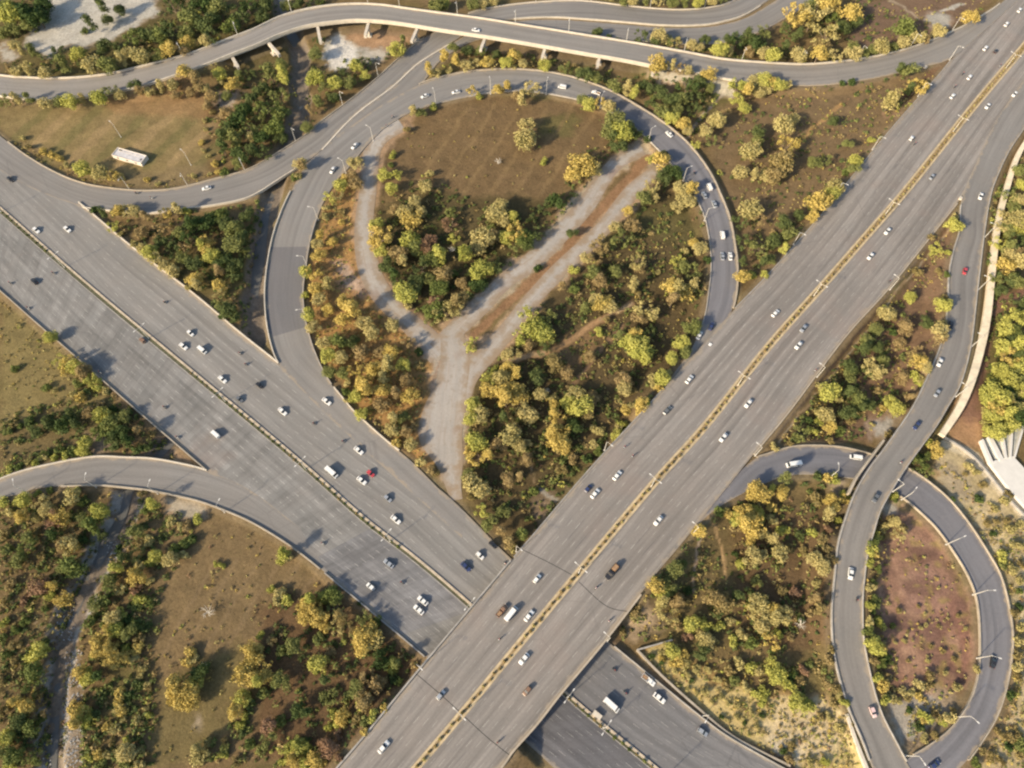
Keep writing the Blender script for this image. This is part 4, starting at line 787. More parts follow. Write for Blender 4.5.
tile(512, 192, "wooded island inside the loop, right of the abandoned road", [(530,25,34,'G'),(560,20,28,'y'),(690,20,38,'y'),(715,35,28,'y'),(660,60,26,'y'),(465,75,24,'Y'),(410,140,28,'y'),(480,130,34,'O'),(450,170,38,'G'),(360,220,40,'O'),(340,250,34,'O'),(400,220,28,'G'),(300,260,28,'y'),(250,310,24,'L'),(320,320,34,'G'),(410,320,30,'G'),(350,350,32,'O'),(505,275,36,'y'),(510,300,26,'O'),(580,322,15,'y'),(730,205,24,'Y'),(755,230,32,'y'),(690,240,20,'y'),(660,275,28,'L'),(690,290,24,'G'),(720,320,34,'G'),(640,375,46,'Y'),(690,395,46,'Y'),(660,400,42,'y'),(720,380,34,'y'),(640,440,40,'O'),(485,375,32,'y'),(495,400,22,'O'),(365,440,44,'Y'),(340,430,30,'y'),(395,460,30,'y'),(535,460,50,'y'),(510,490,34,'O'),(560,490,28,'y'),(290,470,28,'G'),(250,390,24,'G'),(200,380,26,'O'),(60,500,46,'L'),(90,540,56,'L'),(50,570,48,'L'),(120,560,44,'L'),(150,500,32,'G'),(140,590,32,'G'),(70,610,30,'O'),(10,650,30,'y'),(500,600,50,'L'),(470,600,36,'L'),(520,640,46,'L'),(530,670,34,'L'),(490,570,34,'Y'),(345,560,24,'L'),(310,660,28,'O'),(380,510,22,'O'),(720,540,38,'G'),(680,605,34,'L'),(690,640,28,'G'),(640,665,28,'L'),(600,740,34,'L'),(710,670,24,'G'),(620,720,22,'y'),(430,580,28,'G'),(170,680,40,'O'),(100,740,38,'D'),(20,730,36,'Y'),(450,750,34,'O'),(220,720,30,'O'),(550,560,26,'D'),(780,270,20,'D'),(560,750,26,'y'),(130,640,30,'D')])
tile(256, 192, "wooded island inside the loop, right of the abandoned road", [(1010,700,36,'Y'),(980,740,38,'y'),(920,745,34,'L'),(1005,650,26,'y'),(960,710,24,'L')])
tile(256, 384, "wooded island inside the loop, right of the abandoned road", [(870,80,36,'L'),(890,120,40,'y'),(860,140,30,'L'),(920,20,36,'Y'),(985,30,48,'Y'),(1000,70,44,'Y'),(1010,200,46,'y'),(970,240,34,'O'),(880,230,44,'L'),(890,280,48,'Y'),(930,290,36,'Y'),(860,260,28,'Y'),(830,370,30,'G'),(870,400,44,'y'),(900,420,36,'y'),(860,440,28,'O'),(900,510,30,'L'),(940,560,34,'G'),(1010,630,40,'O'),(980,590,32,'O'),(990,140,30,'D'),(990,520,30,'G'),(1010,380,30,'O')])
tile(512, 384, "wooded island inside the loop, right of the abandoned road", [(20,30,48,'Y'),(30,80,36,'y'),(60,110,44,'y'),(80,130,28,'y'),(110,40,30,'y'),(30,245,30,'y'),(60,240,24,'y'),(170,55,24,'y'),(165,80,26,'Y'),(165,120,34,'Y'),(185,150,34,'Y'),(160,195,40,'Y'),(200,200,42,'Y'),(195,235,50,'Y'),(170,230,34,'Y'),(215,250,28,'Y'),(250,40,38,'y'),(230,70,38,'L'),(280,90,46,'L'),(310,70,34,'O'),(300,110,36,'O'),(260,100,34,'L'),(325,50,28,'O'),(325,185,22,'y'),(355,190,24,'y'),(325,245,24,'y'),(345,270,24,'G'),(415,220,28,'L'),(440,165,26,'L'),(455,105,24,'Y'),(430,170,22,'y'),(480,90,18,'y'),(518,75,30,'Y'),(515,130,24,'Y'),(450,15,34,'y'),(480,30,22,'O'),(540,70,18,'L'),(590,15,24,'Y'),(610,20,22,'L'),(560,5,18,'y'),(240,300,24,'O'),(60,300,28,'O'),(30,370,30,'O'),(200,340,26,'O'),(250,170,36,'D'),(120,280,28,'D'),(40,600,36,'G'),(10,660,22,'y'),(300,300,26,'D'),(90,430,22,'G'),(10,180,28,'O')])
tile(0, 192, "triangle between the wide highway and the curved road", [(350,65,20,'D'),(420,90,28,'D'),(470,75,30,'Y'),(510,80,28,'y'),(560,60,26,'y'),(455,140,24,'L'),(480,170,16,'y'),(660,85,28,'Y'),(710,75,30,'y'),(745,80,22,'L'),(590,110,30,'O'),(640,150,34,'O'),(540,205,22,'y'),(570,225,24,'y'),(600,240,34,'L'),(620,265,30,'y'),(660,295,26,'y'),(690,315,30,'y'),(700,330,20,'y'),(820,200,36,'Y'),(830,235,36,'Y'),(850,255,34,'L'),(810,220,28,'L'),(775,350,34,'Y'),(790,375,28,'y'),(830,365,18,'O'),(870,370,30,'Y'),(880,410,26,'y'),(735,260,30,'G'),(740,215,34,'O'),(770,130,44,'D'),(820,110,44,'D'),(870,90,38,'G'),(900,130,34,'D'),(770,180,38,'D'),(940,150,40,'G'),(930,210,44,'G'),(970,180,34,'D'),(890,270,38,'D'),(940,290,34,'D'),(780,280,36,'D'),(880,320,32,'O'),(920,340,32,'D'),(690,190,36,'D'),(700,240,30,'D'),(910,470,40,'D'),(880,450,32,'G'),(930,500,28,'D'),(870,495,20,'D'),(990,90,32,'D'),(985,240,30,'G'),(960,330,24,'D'),(640,200,28,'D'),(560,160,28,'O'),(740,380,18,'y'),(720,160,30,'G')])
tile(0, 192, "south-west verge of the wide highway at left", [(200,578,28,'L'),(245,675,28,'L'),(280,680,34,'Y'),(300,700,34,'L'),(330,720,34,'O'),(265,710,28,'Y'),(360,745,28,'L'),(75,535,10,'y'),(60,705,18,'G'),(385,762,24,'L'),(315,760,26,'G')])
tile(0, 384, "scrub between the left field and the slip road", [(320,55,26,'Y'),(300,40,20,'y'),(390,10,26,'L'),(420,30,20,'y'),(185,15,20,'G'),(225,25,16,'y'),(405,120,34,'L'),(380,130,24,'y'),(350,110,28,'O'),(495,130,30,'G'),(440,150,38,'G'),(400,190,40,'G'),(340,235,30,'L'),(330,260,28,'L'),(300,270,24,'G'),(265,285,24,'L'),(215,295,20,'L'),(175,300,20,'y'),(145,315,20,'L'),(110,310,20,'y'),(75,330,20,'G'),(40,340,24,'L'),(20,355,18,'y'),(320,170,34,'D'),(260,160,36,'D'),(200,150,34,'D'),(150,190,30,'D'),(110,150,26,'D'),(480,190,38,'D'),(520,230,36,'D'),(450,230,34,'D'),(560,190,28,'O'),(590,250,26,'D'),(550,260,26,'D'),(400,80,26,'O'),(180,280,20,'G'),(30,190,24,'G'),(60,160,22,'O'),(290,120,28,'D'),(450,100,24,'D'),(240,260,24,'G'),(80,170,16,'G'),(610,200,20,'O')])
tile(0, 384, "wood left of the stream, below the slip road", [(90,465,34,'L'),(85,525,30,'Y'),(30,520,28,'y'),(170,475,34,'y'),(185,500,30,'y'),(240,530,34,'Y'),(265,540,28,'Y'),(205,545,34,'R'),(200,565,28,'R'),(280,450,38,'y'),(300,430,24,'L'),(395,505,40,'L'),(380,570,50,'G'),(390,610,34,'D'),(270,645,40,'y'),(250,640,30,'O'),(300,650,22,'Y'),(290,720,50,'G'),(260,740,34,'G'),(100,650,40,'G'),(80,700,34,'G'),(120,610,30,'G'),(220,600,36,'D'),(340,540,30,'G'),(330,470,28,'G'),(130,530,18,'y'),(20,600,24,'O'),(150,590,20,'O'),(20,470,24,'L'),(330,620,26,'D'),(150,440,18,'L'),(200,425,16,'G'),(20,660,28,'G'),(170,690,22,'O'),(145,540,20,'y')])
tile(0, 576, "wood left of the stream, below the slip road", [(150,40,44,'R'),(170,25,28,'O'),(220,40,34,'Y'),(250,90,36,'Y'),(200,75,24,'L'),(100,100,26,'R'),(150,300,40,'L'),(130,320,28,'L'),(180,290,26,'L'),(140,380,38,'G'),(135,430,38,'G'),(75,500,34,'Y'),(100,520,34,'Y'),(60,490,26,'y'),(150,550,34,'O'),(160,570,28,'G'),(20,650,34,'L'),(20,700,34,'G'),(120,600,38,'G'),(80,580,34,'D'),(60,720,38,'G'),(120,740,36,'G'),(140,650,34,'D'),(60,640,28,'D'),(10,250,24,'G'),(20,190,24,'L'),(60,280,24,'O'),(60,220,22,'G'),(100,180,24,'G'),(20,100,22,'O'),(40,760,28,'L'),(20,320,22,'G'),(10,420,20,'O'),(180,130,16,'G'),(40,30,26,'O'),(60,340,20,'O'),(10,540,24,'O'),(155,480,22,'O')])
tile(0, 384, "wood right of the stream, below the slip road", [(610,480,34,'L'),(590,500,22,'G'),(570,440,20,'O'),(680,550,26,'y'),(715,570,20,'y'),(795,540,24,'L'),(540,600,34,'G'),(590,630,28,'y'),(560,640,28,'O'),(740,635,28,'G'),(730,690,26,'y'),(680,700,32,'y'),(650,700,22,'y'),(620,690,30,'L'),(600,710,26,'L'),(560,720,28,'y'),(470,740,34,'L'),(540,760,34,'Y'),(500,700,34,'D'),(540,680,30,'G'),(700,660,28,'G'),(770,620,24,'D'),(480,660,24,'D'),(860,720,14,'L'),(885,728,18,'L'),(750,570,24,'O')])
tile(0, 576, "wood right of the stream, below the slip road", [(430,25,34,'G'),(410,80,38,'G'),(380,110,34,'G'),(480,50,30,'y'),(545,10,34,'Y'),(595,20,24,'y'),(540,50,28,'R'),(450,160,34,'y'),(490,150,28,'L'),(560,100,28,'L'),(550,120,24,'G'),(410,240,42,'Y'),(390,260,34,'Y'),(400,300,42,'Y'),(440,330,42,'Y'),(480,330,38,'Y'),(510,345,24,'y'),(440,290,34,'Y'),(430,210,24,'Y'),(450,210,38,'L'),(420,190,24,'G'),(550,290,30,'Y'),(535,320,24,'y'),(500,290,24,'L'),(520,230,34,'G'),(540,200,28,'G'),(560,250,28,'O'),(590,210,28,'D'),(330,385,38,'Y'),(350,400,34,'L'),(340,420,24,'Y'),(315,400,22,'Y'),(310,550,42,'Y'),(310,590,38,'Y'),(330,560,36,'L'),(300,520,32,'Y'),(345,590,24,'L'),(480,470,26,'Y'),(475,500,28,'Y'),(485,540,28,'Y'),(490,570,18,'y'),(470,530,24,'y'),(580,370,18,'y'),(560,400,18,'y'),(590,440,20,'y'),(600,450,16,'O'),(555,370,14,'y'),(560,440,20,'G'),(430,600,22,'Y'),(450,610,26,'y'),(475,605,20,'y'),(440,600,18,'Y'),(585,525,16,'y'),(555,575,22,'y'),(595,560,18,'L'),(390,715,28,'Y'),(360,725,22,'L'),(430,720,22,'y'),(500,705,40,'y'),(520,715,28,'Y'),(470,700,22,'y'),(505,660,20,'L'),(565,690,18,'y'),(560,750,26,'y'),(450,660,16,'O'),(400,400,38,'D'),(380,560,30,'D'),(520,480,26,'D'),(540,440,28,'D'),(500,750,28,'G'),(360,180,28,'G'),(520,170,26,'D'),(600,110,22,'G'),(400,760,28,'G')])
tile(0, 576, "brown field right of the stream", [(755,310,30,'Y'),(745,350,26,'Y'),(770,330,26,'y'),(705,420,44,'Y'),(740,460,46,'Y'),(700,470,42,'Y'),(770,470,44,'Y'),(780,430,34,'L'),(720,500,38,'Y'),(760,505,36,'Y'),(690,500,28,'Y'),(790,690,36,'y'),(800,720,38,'y'),(830,660,24,'y'),(790,740,28,'y'),(1000,290,34,'Y'),(1010,330,34,'Y'),(975,390,44,'Y'),(1000,400,38,'Y'),(950,510,34,'Y'),(940,540,34,'Y'),(970,490,34,'L'),(975,560,22,'L'),(960,600,22,'L'),(980,625,24,'D'),(1000,670,28,'G'),(900,690,24,'G'),(895,720,20,'L'),(800,380,36,'D'),(1000,520,30,'D'),(900,660,20,'O'),(945,740,24,'O')])
tile(256, 384, "brown field right of the stream", [(115,680,36,'L'),(100,700,24,'L'),(130,700,24,'y')])
tile(256, 576, "dark wood in the corner beside the overpass", [(100,70,30,'y'),(90,95,28,'y'),(120,100,28,'L'),(60,50,18,'L'),(220,90,36,'L'),(200,120,38,'Y'),(230,150,42,'Y'),(260,170,38,'Y'),(200,170,34,'Y'),(260,90,30,'L'),(300,80,38,'G'),(320,120,36,'G'),(340,160,42,'O'),(360,200,38,'O'),(320,210,34,'y'),(270,210,28,'Y'),(420,240,42,'Y'),(460,230,40,'Y'),(430,280,38,'Y'),(470,260,38,'y'),(410,270,28,'Y'),(485,230,24,'y'),(245,345,38,'L'),(230,370,28,'L'),(260,330,22,'y'),(20,370,44,'Y'),(30,400,34,'Y'),(10,420,34,'L'),(10,300,28,'Y'),(560,350,34,'G'),(550,370,28,'L'),(540,340,22,'L'),(300,490,34,'G'),(270,490,28,'G'),(345,560,34,'Y'),(330,580,28,'L'),(350,590,24,'Y'),(310,550,22,'L'),(290,600,22,'L'),(290,690,38,'R'),(330,640,28,'R'),(270,670,28,'R'),(130,690,40,'L'),(170,680,36,'L'),(200,700,28,'L'),(150,730,36,'Y'),(110,740,24,'L'),(230,740,36,'Y'),(260,750,28,'Y'),(200,755,28,'L'),(420,640,20,'Y'),(470,560,28,'L'),(500,550,20,'Y'),(430,500,38,'O'),(460,430,44,'O'),(490,430,34,'O'),(400,450,38,'G'),(420,520,30,'L'),(380,470,26,'G'),(150,280,34,'G'),(100,300,28,'G'),(60,260,26,'O'),(100,420,36,'G'),(280,420,34,'D'),(500,330,38,'D'),(430,170,32,'G'),(480,180,26,'G'),(560,420,28,'D'),(180,540,36,'D'),(50,600,34,'R'),(100,580,28,'G'),(50,650,34,'G'),(20,700,28,'G'),(400,580,26,'O'),(440,580,26,'G'),(300,300,28,'O'),(450,90,14,'D'),(250,250,28,'G'),(30,470,28,'G'),(20,240,20,'L'),(330,730,20,'R')])
tile(512, 384, "wedge between the overpass and the circular loop", [(975,420,34,'Y'),(1000,440,38,'Y'),(960,450,26,'Y'),(830,495,26,'G'),(860,515,26,'Y'),(730,590,36,'Y'),(715,600,22,'Y'),(750,580,22,'Y'),(950,540,50,'Y'),(920,550,46,'Y'),(970,570,46,'Y'),(930,510,42,'Y'),(980,520,36,'L'),(900,540,30,'L'),(955,630,22,'Y'),(960,590,34,'Y'),(1005,600,28,'y'),(960,690,40,'y'),(920,720,28,'L'),(1000,680,26,'y'),(650,740,34,'G'),(680,720,22,'G'),(890,680,16,'D')])
tile(768, 384, "wedge between the overpass and the circular loop", [(60,380,34,'G'),(60,430,30,'Y'),(50,450,24,'Y'),(10,420,24,'L'),(240,380,26,'Y'),(270,380,24,'L'),(200,370,24,'D'),(250,460,30,'Y'),(300,480,38,'Y'),(240,520,38,'y'),(260,500,30,'Y'),(330,480,26,'L'),(310,450,24,'Y'),(290,560,20,'L'),(15,500,28,'Y'),(20,540,28,'y'),(60,590,28,'L'),(50,680,38,'y'),(15,620,30,'y'),(90,660,22,'O'),(180,590,26,'L'),(220,620,28,'O'),(240,580,22,'R'),(190,700,34,'y'),(220,730,34,'y'),(250,700,28,'O'),(230,660,26,'O'),(190,460,28,'O'),(120,610,24,'D'),(140,670,22,'O')])
tile(512, 576, "wedge between the overpass and the circular loop", [(570,40,38,'Y'),(555,20,22,'L'),(600,100,38,'y'),(620,150,44,'y'),(660,100,34,'O'),(600,60,34,'L'),(660,190,30,'O'),(500,140,30,'O'),(490,160,22,'y'),(640,20,34,'G'),(640,60,24,'G'),(700,100,18,'O'),(720,190,34,'L'),(760,180,30,'L'),(750,220,28,'O'),(780,210,26,'L'),(830,205,28,'L'),(810,90,44,'O'),(850,110,42,'O'),(780,260,36,'y'),(800,280,28,'O'),(760,250,28,'y'),(920,230,30,'y'),(880,260,26,'L'),(870,180,24,'y'),(980,110,46,'y'),(1000,150,40,'y'),(970,90,28,'y'),(1000,200,32,'y'),(900,350,30,'y'),(960,370,30,'L'),(990,380,24,'y'),(960,270,30,'G'),(980,470,28,'L'),(1010,460,28,'L'),(1000,500,26,'L'),(640,300,32,'L'),(680,310,30,'Y'),(620,280,24,'y'),(660,340,28,'Y'),(700,350,22,'y'),(700,400,18,'y'),(740,370,22,'y'),(770,460,20,'y'),(760,300,34,'D'),(900,80,32,'D'),(820,150,28,'D'),(870,380,28,'O'),(700,240,28,'R'),(680,280,20,'O'),(890,420,28,'G'),(940,440,26,'y'),(860,440,24,'O'),(700,60,22,'D'),(980,20,26,'G'),(440,220,20,'O'),(840,480,16,'y'),(900,520,16,'y'),(600,310,18,'y')])
tile(768, 576, "wedge between the overpass and the circular loop", [(30,170,44,'y'),(70,160,40,'y'),(20,130,34,'Y'),(10,260,34,'Y'),(40,230,24,'L'),(90,240,24,'O'),(20,360,34,'L'),(40,400,38,'L'),(80,440,30,'L'),(130,510,40,'L'),(160,520,32,'L'),(100,500,28,'L'),(180,90,34,'O'),(200,130,36,'O'),(170,150,28,'O'),(190,30,22,'y'),(100,400,24,'D'),(130,420,24,'O'),(140,380,26,'R'),(240,330,28,'O'),(250,290,22,'O'),(240,430,28,'O'),(270,450,24,'O'),(260,500,28,'O'),(290,480,20,'y'),(325,520,24,'L'),(290,610,30,'y'),(250,560,24,'y'),(210,560,22,'O'),(90,680,20,'O'),(80,730,24,'O'),(60,700,18,'D'),(170,740,22,'y'),(110,60,26,'R'),(60,60,24,'O'),(130,180,20,'D'),(230,740,20,'L')])
tile(768, 192, "strip between the diagonal highway and the right slip road", [(745,130,34,'L'),(740,100,22,'y'),(770,140,20,'y'),(670,230,28,'L'),(600,320,24,'O'),(570,420,26,'L'),(480,480,36,'y'),(460,470,22,'L'),(500,500,22,'O'),(700,450,34,'L'),(715,470,24,'y'),(690,560,38,'y'),(690,580,28,'O'),(700,430,22,'O'),(720,530,20,'y'),(430,550,28,'G'),(400,600,34,'G'),(440,620,26,'D'),(370,640,34,'D'),(420,700,44,'y'),(430,720,34,'y'),(400,740,30,'D'),(330,700,34,'D'),(320,740,30,'G'),(460,680,28,'G'),(610,680,38,'Y'),(600,640,28,'O'),(630,700,26,'y'),(640,730,18,'L'),(580,740,26,'L'),(540,740,28,'O'),(600,755,22,'y'),(630,520,28,'D'),(570,650,22,'O'),(550,540,34,'O'),(530,600,26,'O'),(500,560,22,'D'),(680,320,18,'O'),(715,330,16,'G'),(650,170,18,'O'),(720,240,16,'L'),(590,260,10,'y')])
tile(768, 384, "strip between the diagonal highway and the right slip road", [(250,30,44,'L'),(210,10,24,'y'),(280,60,22,'y'),(230,120,38,'y'),(250,170,30,'Y'),(200,110,24,'y'),(200,155,20,'L'),(290,120,22,'y'),(130,200,30,'G'),(110,220,24,'G'),(30,250,24,'y'),(180,190,24,'L'),(290,190,24,'G'),(320,40,34,'D'),(370,60,38,'G'),(370,100,28,'D'),(320,110,34,'D'),(330,20,22,'D'),(460,100,18,'Y'),(490,70,28,'L'),(520,100,32,'L'),(500,90,20,'y'),(560,60,28,'O'),(600,10,24,'L'),(480,215,24,'O'),(330,150,24,'O'),(400,80,28,'D'),(440,30,24,'O'),(250,230,18,'O'),(90,240,16,'O'),(160,150,20,'D'),(570,110,14,'y'),(420,160,12,'y')])
tile(768, 384, "bank between the right slip road and the circular loop", [(670,265,34,'Y'),(650,240,22,'L'),(620,310,36,'G'),(600,330,28,'D'),(640,340,28,'G'),(600,290,24,'D'),(520,445,20,'L'),(505,460,16,'G'),(500,560,34,'y'),(470,580,28,'y'),(520,600,30,'y'),(440,610,28,'L'),(490,540,22,'O'),(540,580,24,'O'),(420,670,28,'L'),(430,680,22,'Y'),(410,720,20,'L'),(420,640,22,'G'),(440,740,18,'G')])
tile(768, 576, "bank between the right slip road and the circular loop", [(395,50,24,'y'),(420,30,18,'G'),(430,100,28,'G'),(400,180,26,'y'),(450,190,28,'L'),(440,180,22,'L'),(400,220,26,'G'),(430,280,38,'L'),(450,290,28,'Y'),(410,270,24,'L'),(420,340,24,'O'),(450,350,26,'G'),(470,400,24,'O'),(440,410,26,'L'),(460,440,30,'Y'),(480,480,28,'y'),(510,495,24,'y'),(470,500,24,'L'),(540,460,24,'y'),(570,460,24,'y'),(600,440,28,'y'),(600,485,22,'Y'),(640,440,26,'O'),(560,490,20,'O'),(630,560,32,'L'),(620,575,24,'Y'),(600,600,28,'D'),(720,560,30,'y'),(700,580,24,'L'),(750,440,20,'O'),(760,450,22,'y'),(830,395,20,'y'),(710,390,14,'y'),(680,560,26,'O'),(630,650,24,'y'),(660,660,20,'O'),(650,400,24,'O'),(740,540,20,'O'),(570,540,20,'D'),(480,330,24,'D'),(390,120,20,'L'),(415,140,16,'D')])
tile(768, 576, "bare pink soil inside the circular loop", [(625,150,10,'y'),(680,45,10,'y'),(610,210,12,'y'),(628,195,12,'y'),(545,260,12,'y'),(508,268,10,'y'),(640,340,12,'y'),(525,140,16,'O'),(740,330,16,'O'),(700,300,12,'O'),(560,220,10,'O'),(760,160,12,'O'),(560,340,12,'O'),(600,120,12,'O'),(680,200,10,'O'),(720,170,8,'y'),(500,200,14,'G'),(650,280,10,'O'),(790,210,10,'y')])
tile(768, 0, "wooded bank at the right edge of the picture", [(1010,680,28,'G'),(1015,740,24,'L')])
tile(768, 192, "wooded bank at the right edge of the picture", [(970,20,34,'G'),(1010,30,34,'y'),(980,60,30,'G'),(940,90,24,'y'),(930,140,30,'y'),(990,110,44,'y'),(1010,140,36,'L'),(960,150,30,'G'),(920,210,28,'L'),(950,230,34,'G'),(1000,200,34,'D'),(980,250,38,'y'),(960,290,44,'Y'),(1000,290,44,'y'),(1010,250,34,'O'),(900,300,22,'L'),(910,350,28,'G'),(950,350,34,'D'),(990,350,34,'G'),(930,390,28,'D'),(1000,450,34,'D'),(1010,500,44,'L'),(960,510,34,'L'),(950,550,34,'L'),(990,560,38,'G'),(1000,620,48,'L'),(940,620,34,'L'),(960,660,38,'Y'),(1010,690,40,'L'),(930,710,34,'L'),(960,740,36,'L'),(900,760,26,'L'),(980,600,30,'D'),(1000,740,34,'G'),(990,660,28,'D'),(1015,380,24,'O'),(905,190,18,'O'),(905,420,18,'G')])
tile(768, 384, "wooded bank at the right edge of the picture", [(900,30,44,'L'),(890,70,38,'L'),(930,60,44,'L'),(960,90,44,'Y'),(920,100,44,'Y'),(900,120,38,'L'),(950,120,36,'L'),(990,100,34,'G'),(1010,60,44,'y'),(980,40,38,'D'),(970,160,34,'L'),(920,190,36,'L'),(890,190,30,'L'),(950,180,26,'G'),(1005,140,38,'D'),(870,150,26,'y'),(900,10,26,'G'),(1010,20,34,'L'),(870,180,18,'y'),(870,110,26,'y')])
tile(768, 384, "pale sandy ground at right, outside the circular loop", [(845,460,22,'D'),(850,465,16,'G'),(910,495,20,'y'),(800,335,26,'y'),(830,350,20,'y'),(950,470,24,'y'),(960,440,22,'O'),(930,690,28,'L'),(940,720,24,'G'),(970,580,24,'y'),(910,550,18,'O'),(955,550,18,'O'),(1000,560,22,'y'),(860,400,18,'O'),(900,600,18,'D'),(880,560,20,'O'),(790,360,14,'O'),(985,650,24,'y'),(1010,640,22,'y'),(980,740,26,'y'),(740,460,14,'D'),(1010,720,20,'O')])
tile(768, 576, "pale sandy ground at right, outside the circular loop", [(990,200,24,'y'),(1000,260,26,'y'),(1000,320,26,'O'),(990,360,26,'y'),(1010,120,20,'D'),(1000,400,24,'O'),(970,480,24,'D'),(960,640,28,'O'),(1000,640,26,'O'),(1010,680,30,'G'),(960,680,22,'D'),(900,620,20,'O'),(860,700,22,'O'),(830,750,24,'G'),(930,740,22,'O'),(985,150,20,'O'),(1010,720,22,'O'),(890,720,20,'O'),(1005,60,16,'G'),(1000,20,20,'y')])
tile(512, 576, "yellow slope above the ditch", [(560,320,16,'D'),(600,350,14,'D'),(650,380,14,'y'),(720,420,14,'D'),(700,450,14,'y'),(820,420,20,'y'),(800,500,14,'y'),(860,510,14,'y'),(900,560,16,'y'),(840,560,14,'D'),(960,540,18,'y'),(980,600,16,'y'),(1000,560,14,'D'),(780,380,20,'y'),(860,580,12,'y'),(740,470,12,'y'),(930,590,12,'D'),(600,330,16,'Y'),(640,350,14,'Y')])
TREES = trees
print("individual plants listed", len(TREES), "trees", sum(t['kind'] != 'bush' for t in TREES))
# split: trees and bushes as individuals (at most 300 of a kind), the smallest as one mass each
def place(t, name, cat, label, group):
    cm, tm = tree_meshes(t['ty'], t['kind'], t['k']); o = empty(name, t['p'], t['rz']); s = t['r']*1.08
    o.scale = (s, s*rnd.uniform(.88, 1.1), s*rnd.uniform(.8, 1.05)); props(o, label, cat, group)
    obj('crown' if cat == 'tree' else 'foliage', cm, o); obj('trunk' if cat == 'tree' else 'stem', tm, o)
big = sorted([t for t in TREES if t['kind'] != 'bush'], key=lambda t: -t['r']*scale_at(t['py'])); small = sorted([t for t in TREES if t['kind'] == 'bush'], key=lambda t: -t['r']*scale_at(t['py']))
NUMW = ['', 'first', 'second', 'third', 'fourth', 'fifth', 'sixth', 'seventh', 'eighth', 'ninth', 'tenth', 'eleventh', 'twelfth']
def label_group(L, name, cat):
    by = {}
    for t in L: by.setdefault((t['reg'], t['ty']), []).append(t)
    for (reg, ty), G in by.items():
        G.sort(key=lambda t: t['px']); n = len(G)
        for i, t in enumerate(G):
            if n == 1: lab = "the one %s %s in the %s" % (COLN[ty], cat, reg)
            elif i == 0: lab = "leftmost %s %s in the %s" % (COLN[ty], cat, reg)
            elif i == n-1: lab = "rightmost %s %s in the %s" % (COLN[ty], cat, reg)
            elif i < 7 and i <= n-1-i: lab = "%s %s %s from the left, %s" % (NUMW[i+1], COLN[ty], cat, reg)
            elif n-i < 8: lab = "%s %s %s from the right, %s" % (NUMW[n-i], COLN[ty], cat, reg)
            else: lab = "%s %s amid its like, %s" % (COLN[ty], cat, reg)
            place(t, name, cat, " ".join(lab.split()[:16]), "%s %ss, %s" % (COLN[ty], cat, reg))
label_group(big[:300], "tree", "tree"); label_group(small[:290], "bush", "bush")
def mass(L, name, label):
    by = {}
    for t in L: by.setdefault(t['ty'], []).append(t)
    Vs = []; As = []; Fm = []; nv = 0
    for mi_, (ty, G) in enumerate(sorted(by.items())):
        for t in G:
            cm, _ = tree_meshes(ty, t['kind'], t['k']); n = len(cm.vertices); co = np.empty(n*3, np.float32); cm.vertices.foreach_get("co", co); co = co.reshape(-1, 3)
            a = np.empty(n, np.float32); cm.attributes["leaf"].data.foreach_get("value", a)
            c, s = math.cos(t['rz']), math.sin(t['rz']); M = np.array([[c, -s, 0], [s, c, 0], [0, 0, 1]])
            Vs.append(co@M.T*t['r']*1.08+np.array(t['p'])); As.append(a); Fm.append(np.full(n//4, mi_))
    if not Vs: return
    V = np.vstack(Vs); me = mesh_np(name, V, np.arange(len(V)).reshape(-1, 4), [LEAF[k] for k in sorted(by)], attrs={"leaf": ('FLOAT', np.concatenate(As))}, mi=np.concatenate(Fm))
    props(obj(name, me), label=label, kind="stuff")
mass(big[300:], "woodland", "smaller trees of the woods between the roads"); mass(small[290:], "brushwood", "small bushes of the verges and woods between the roads")

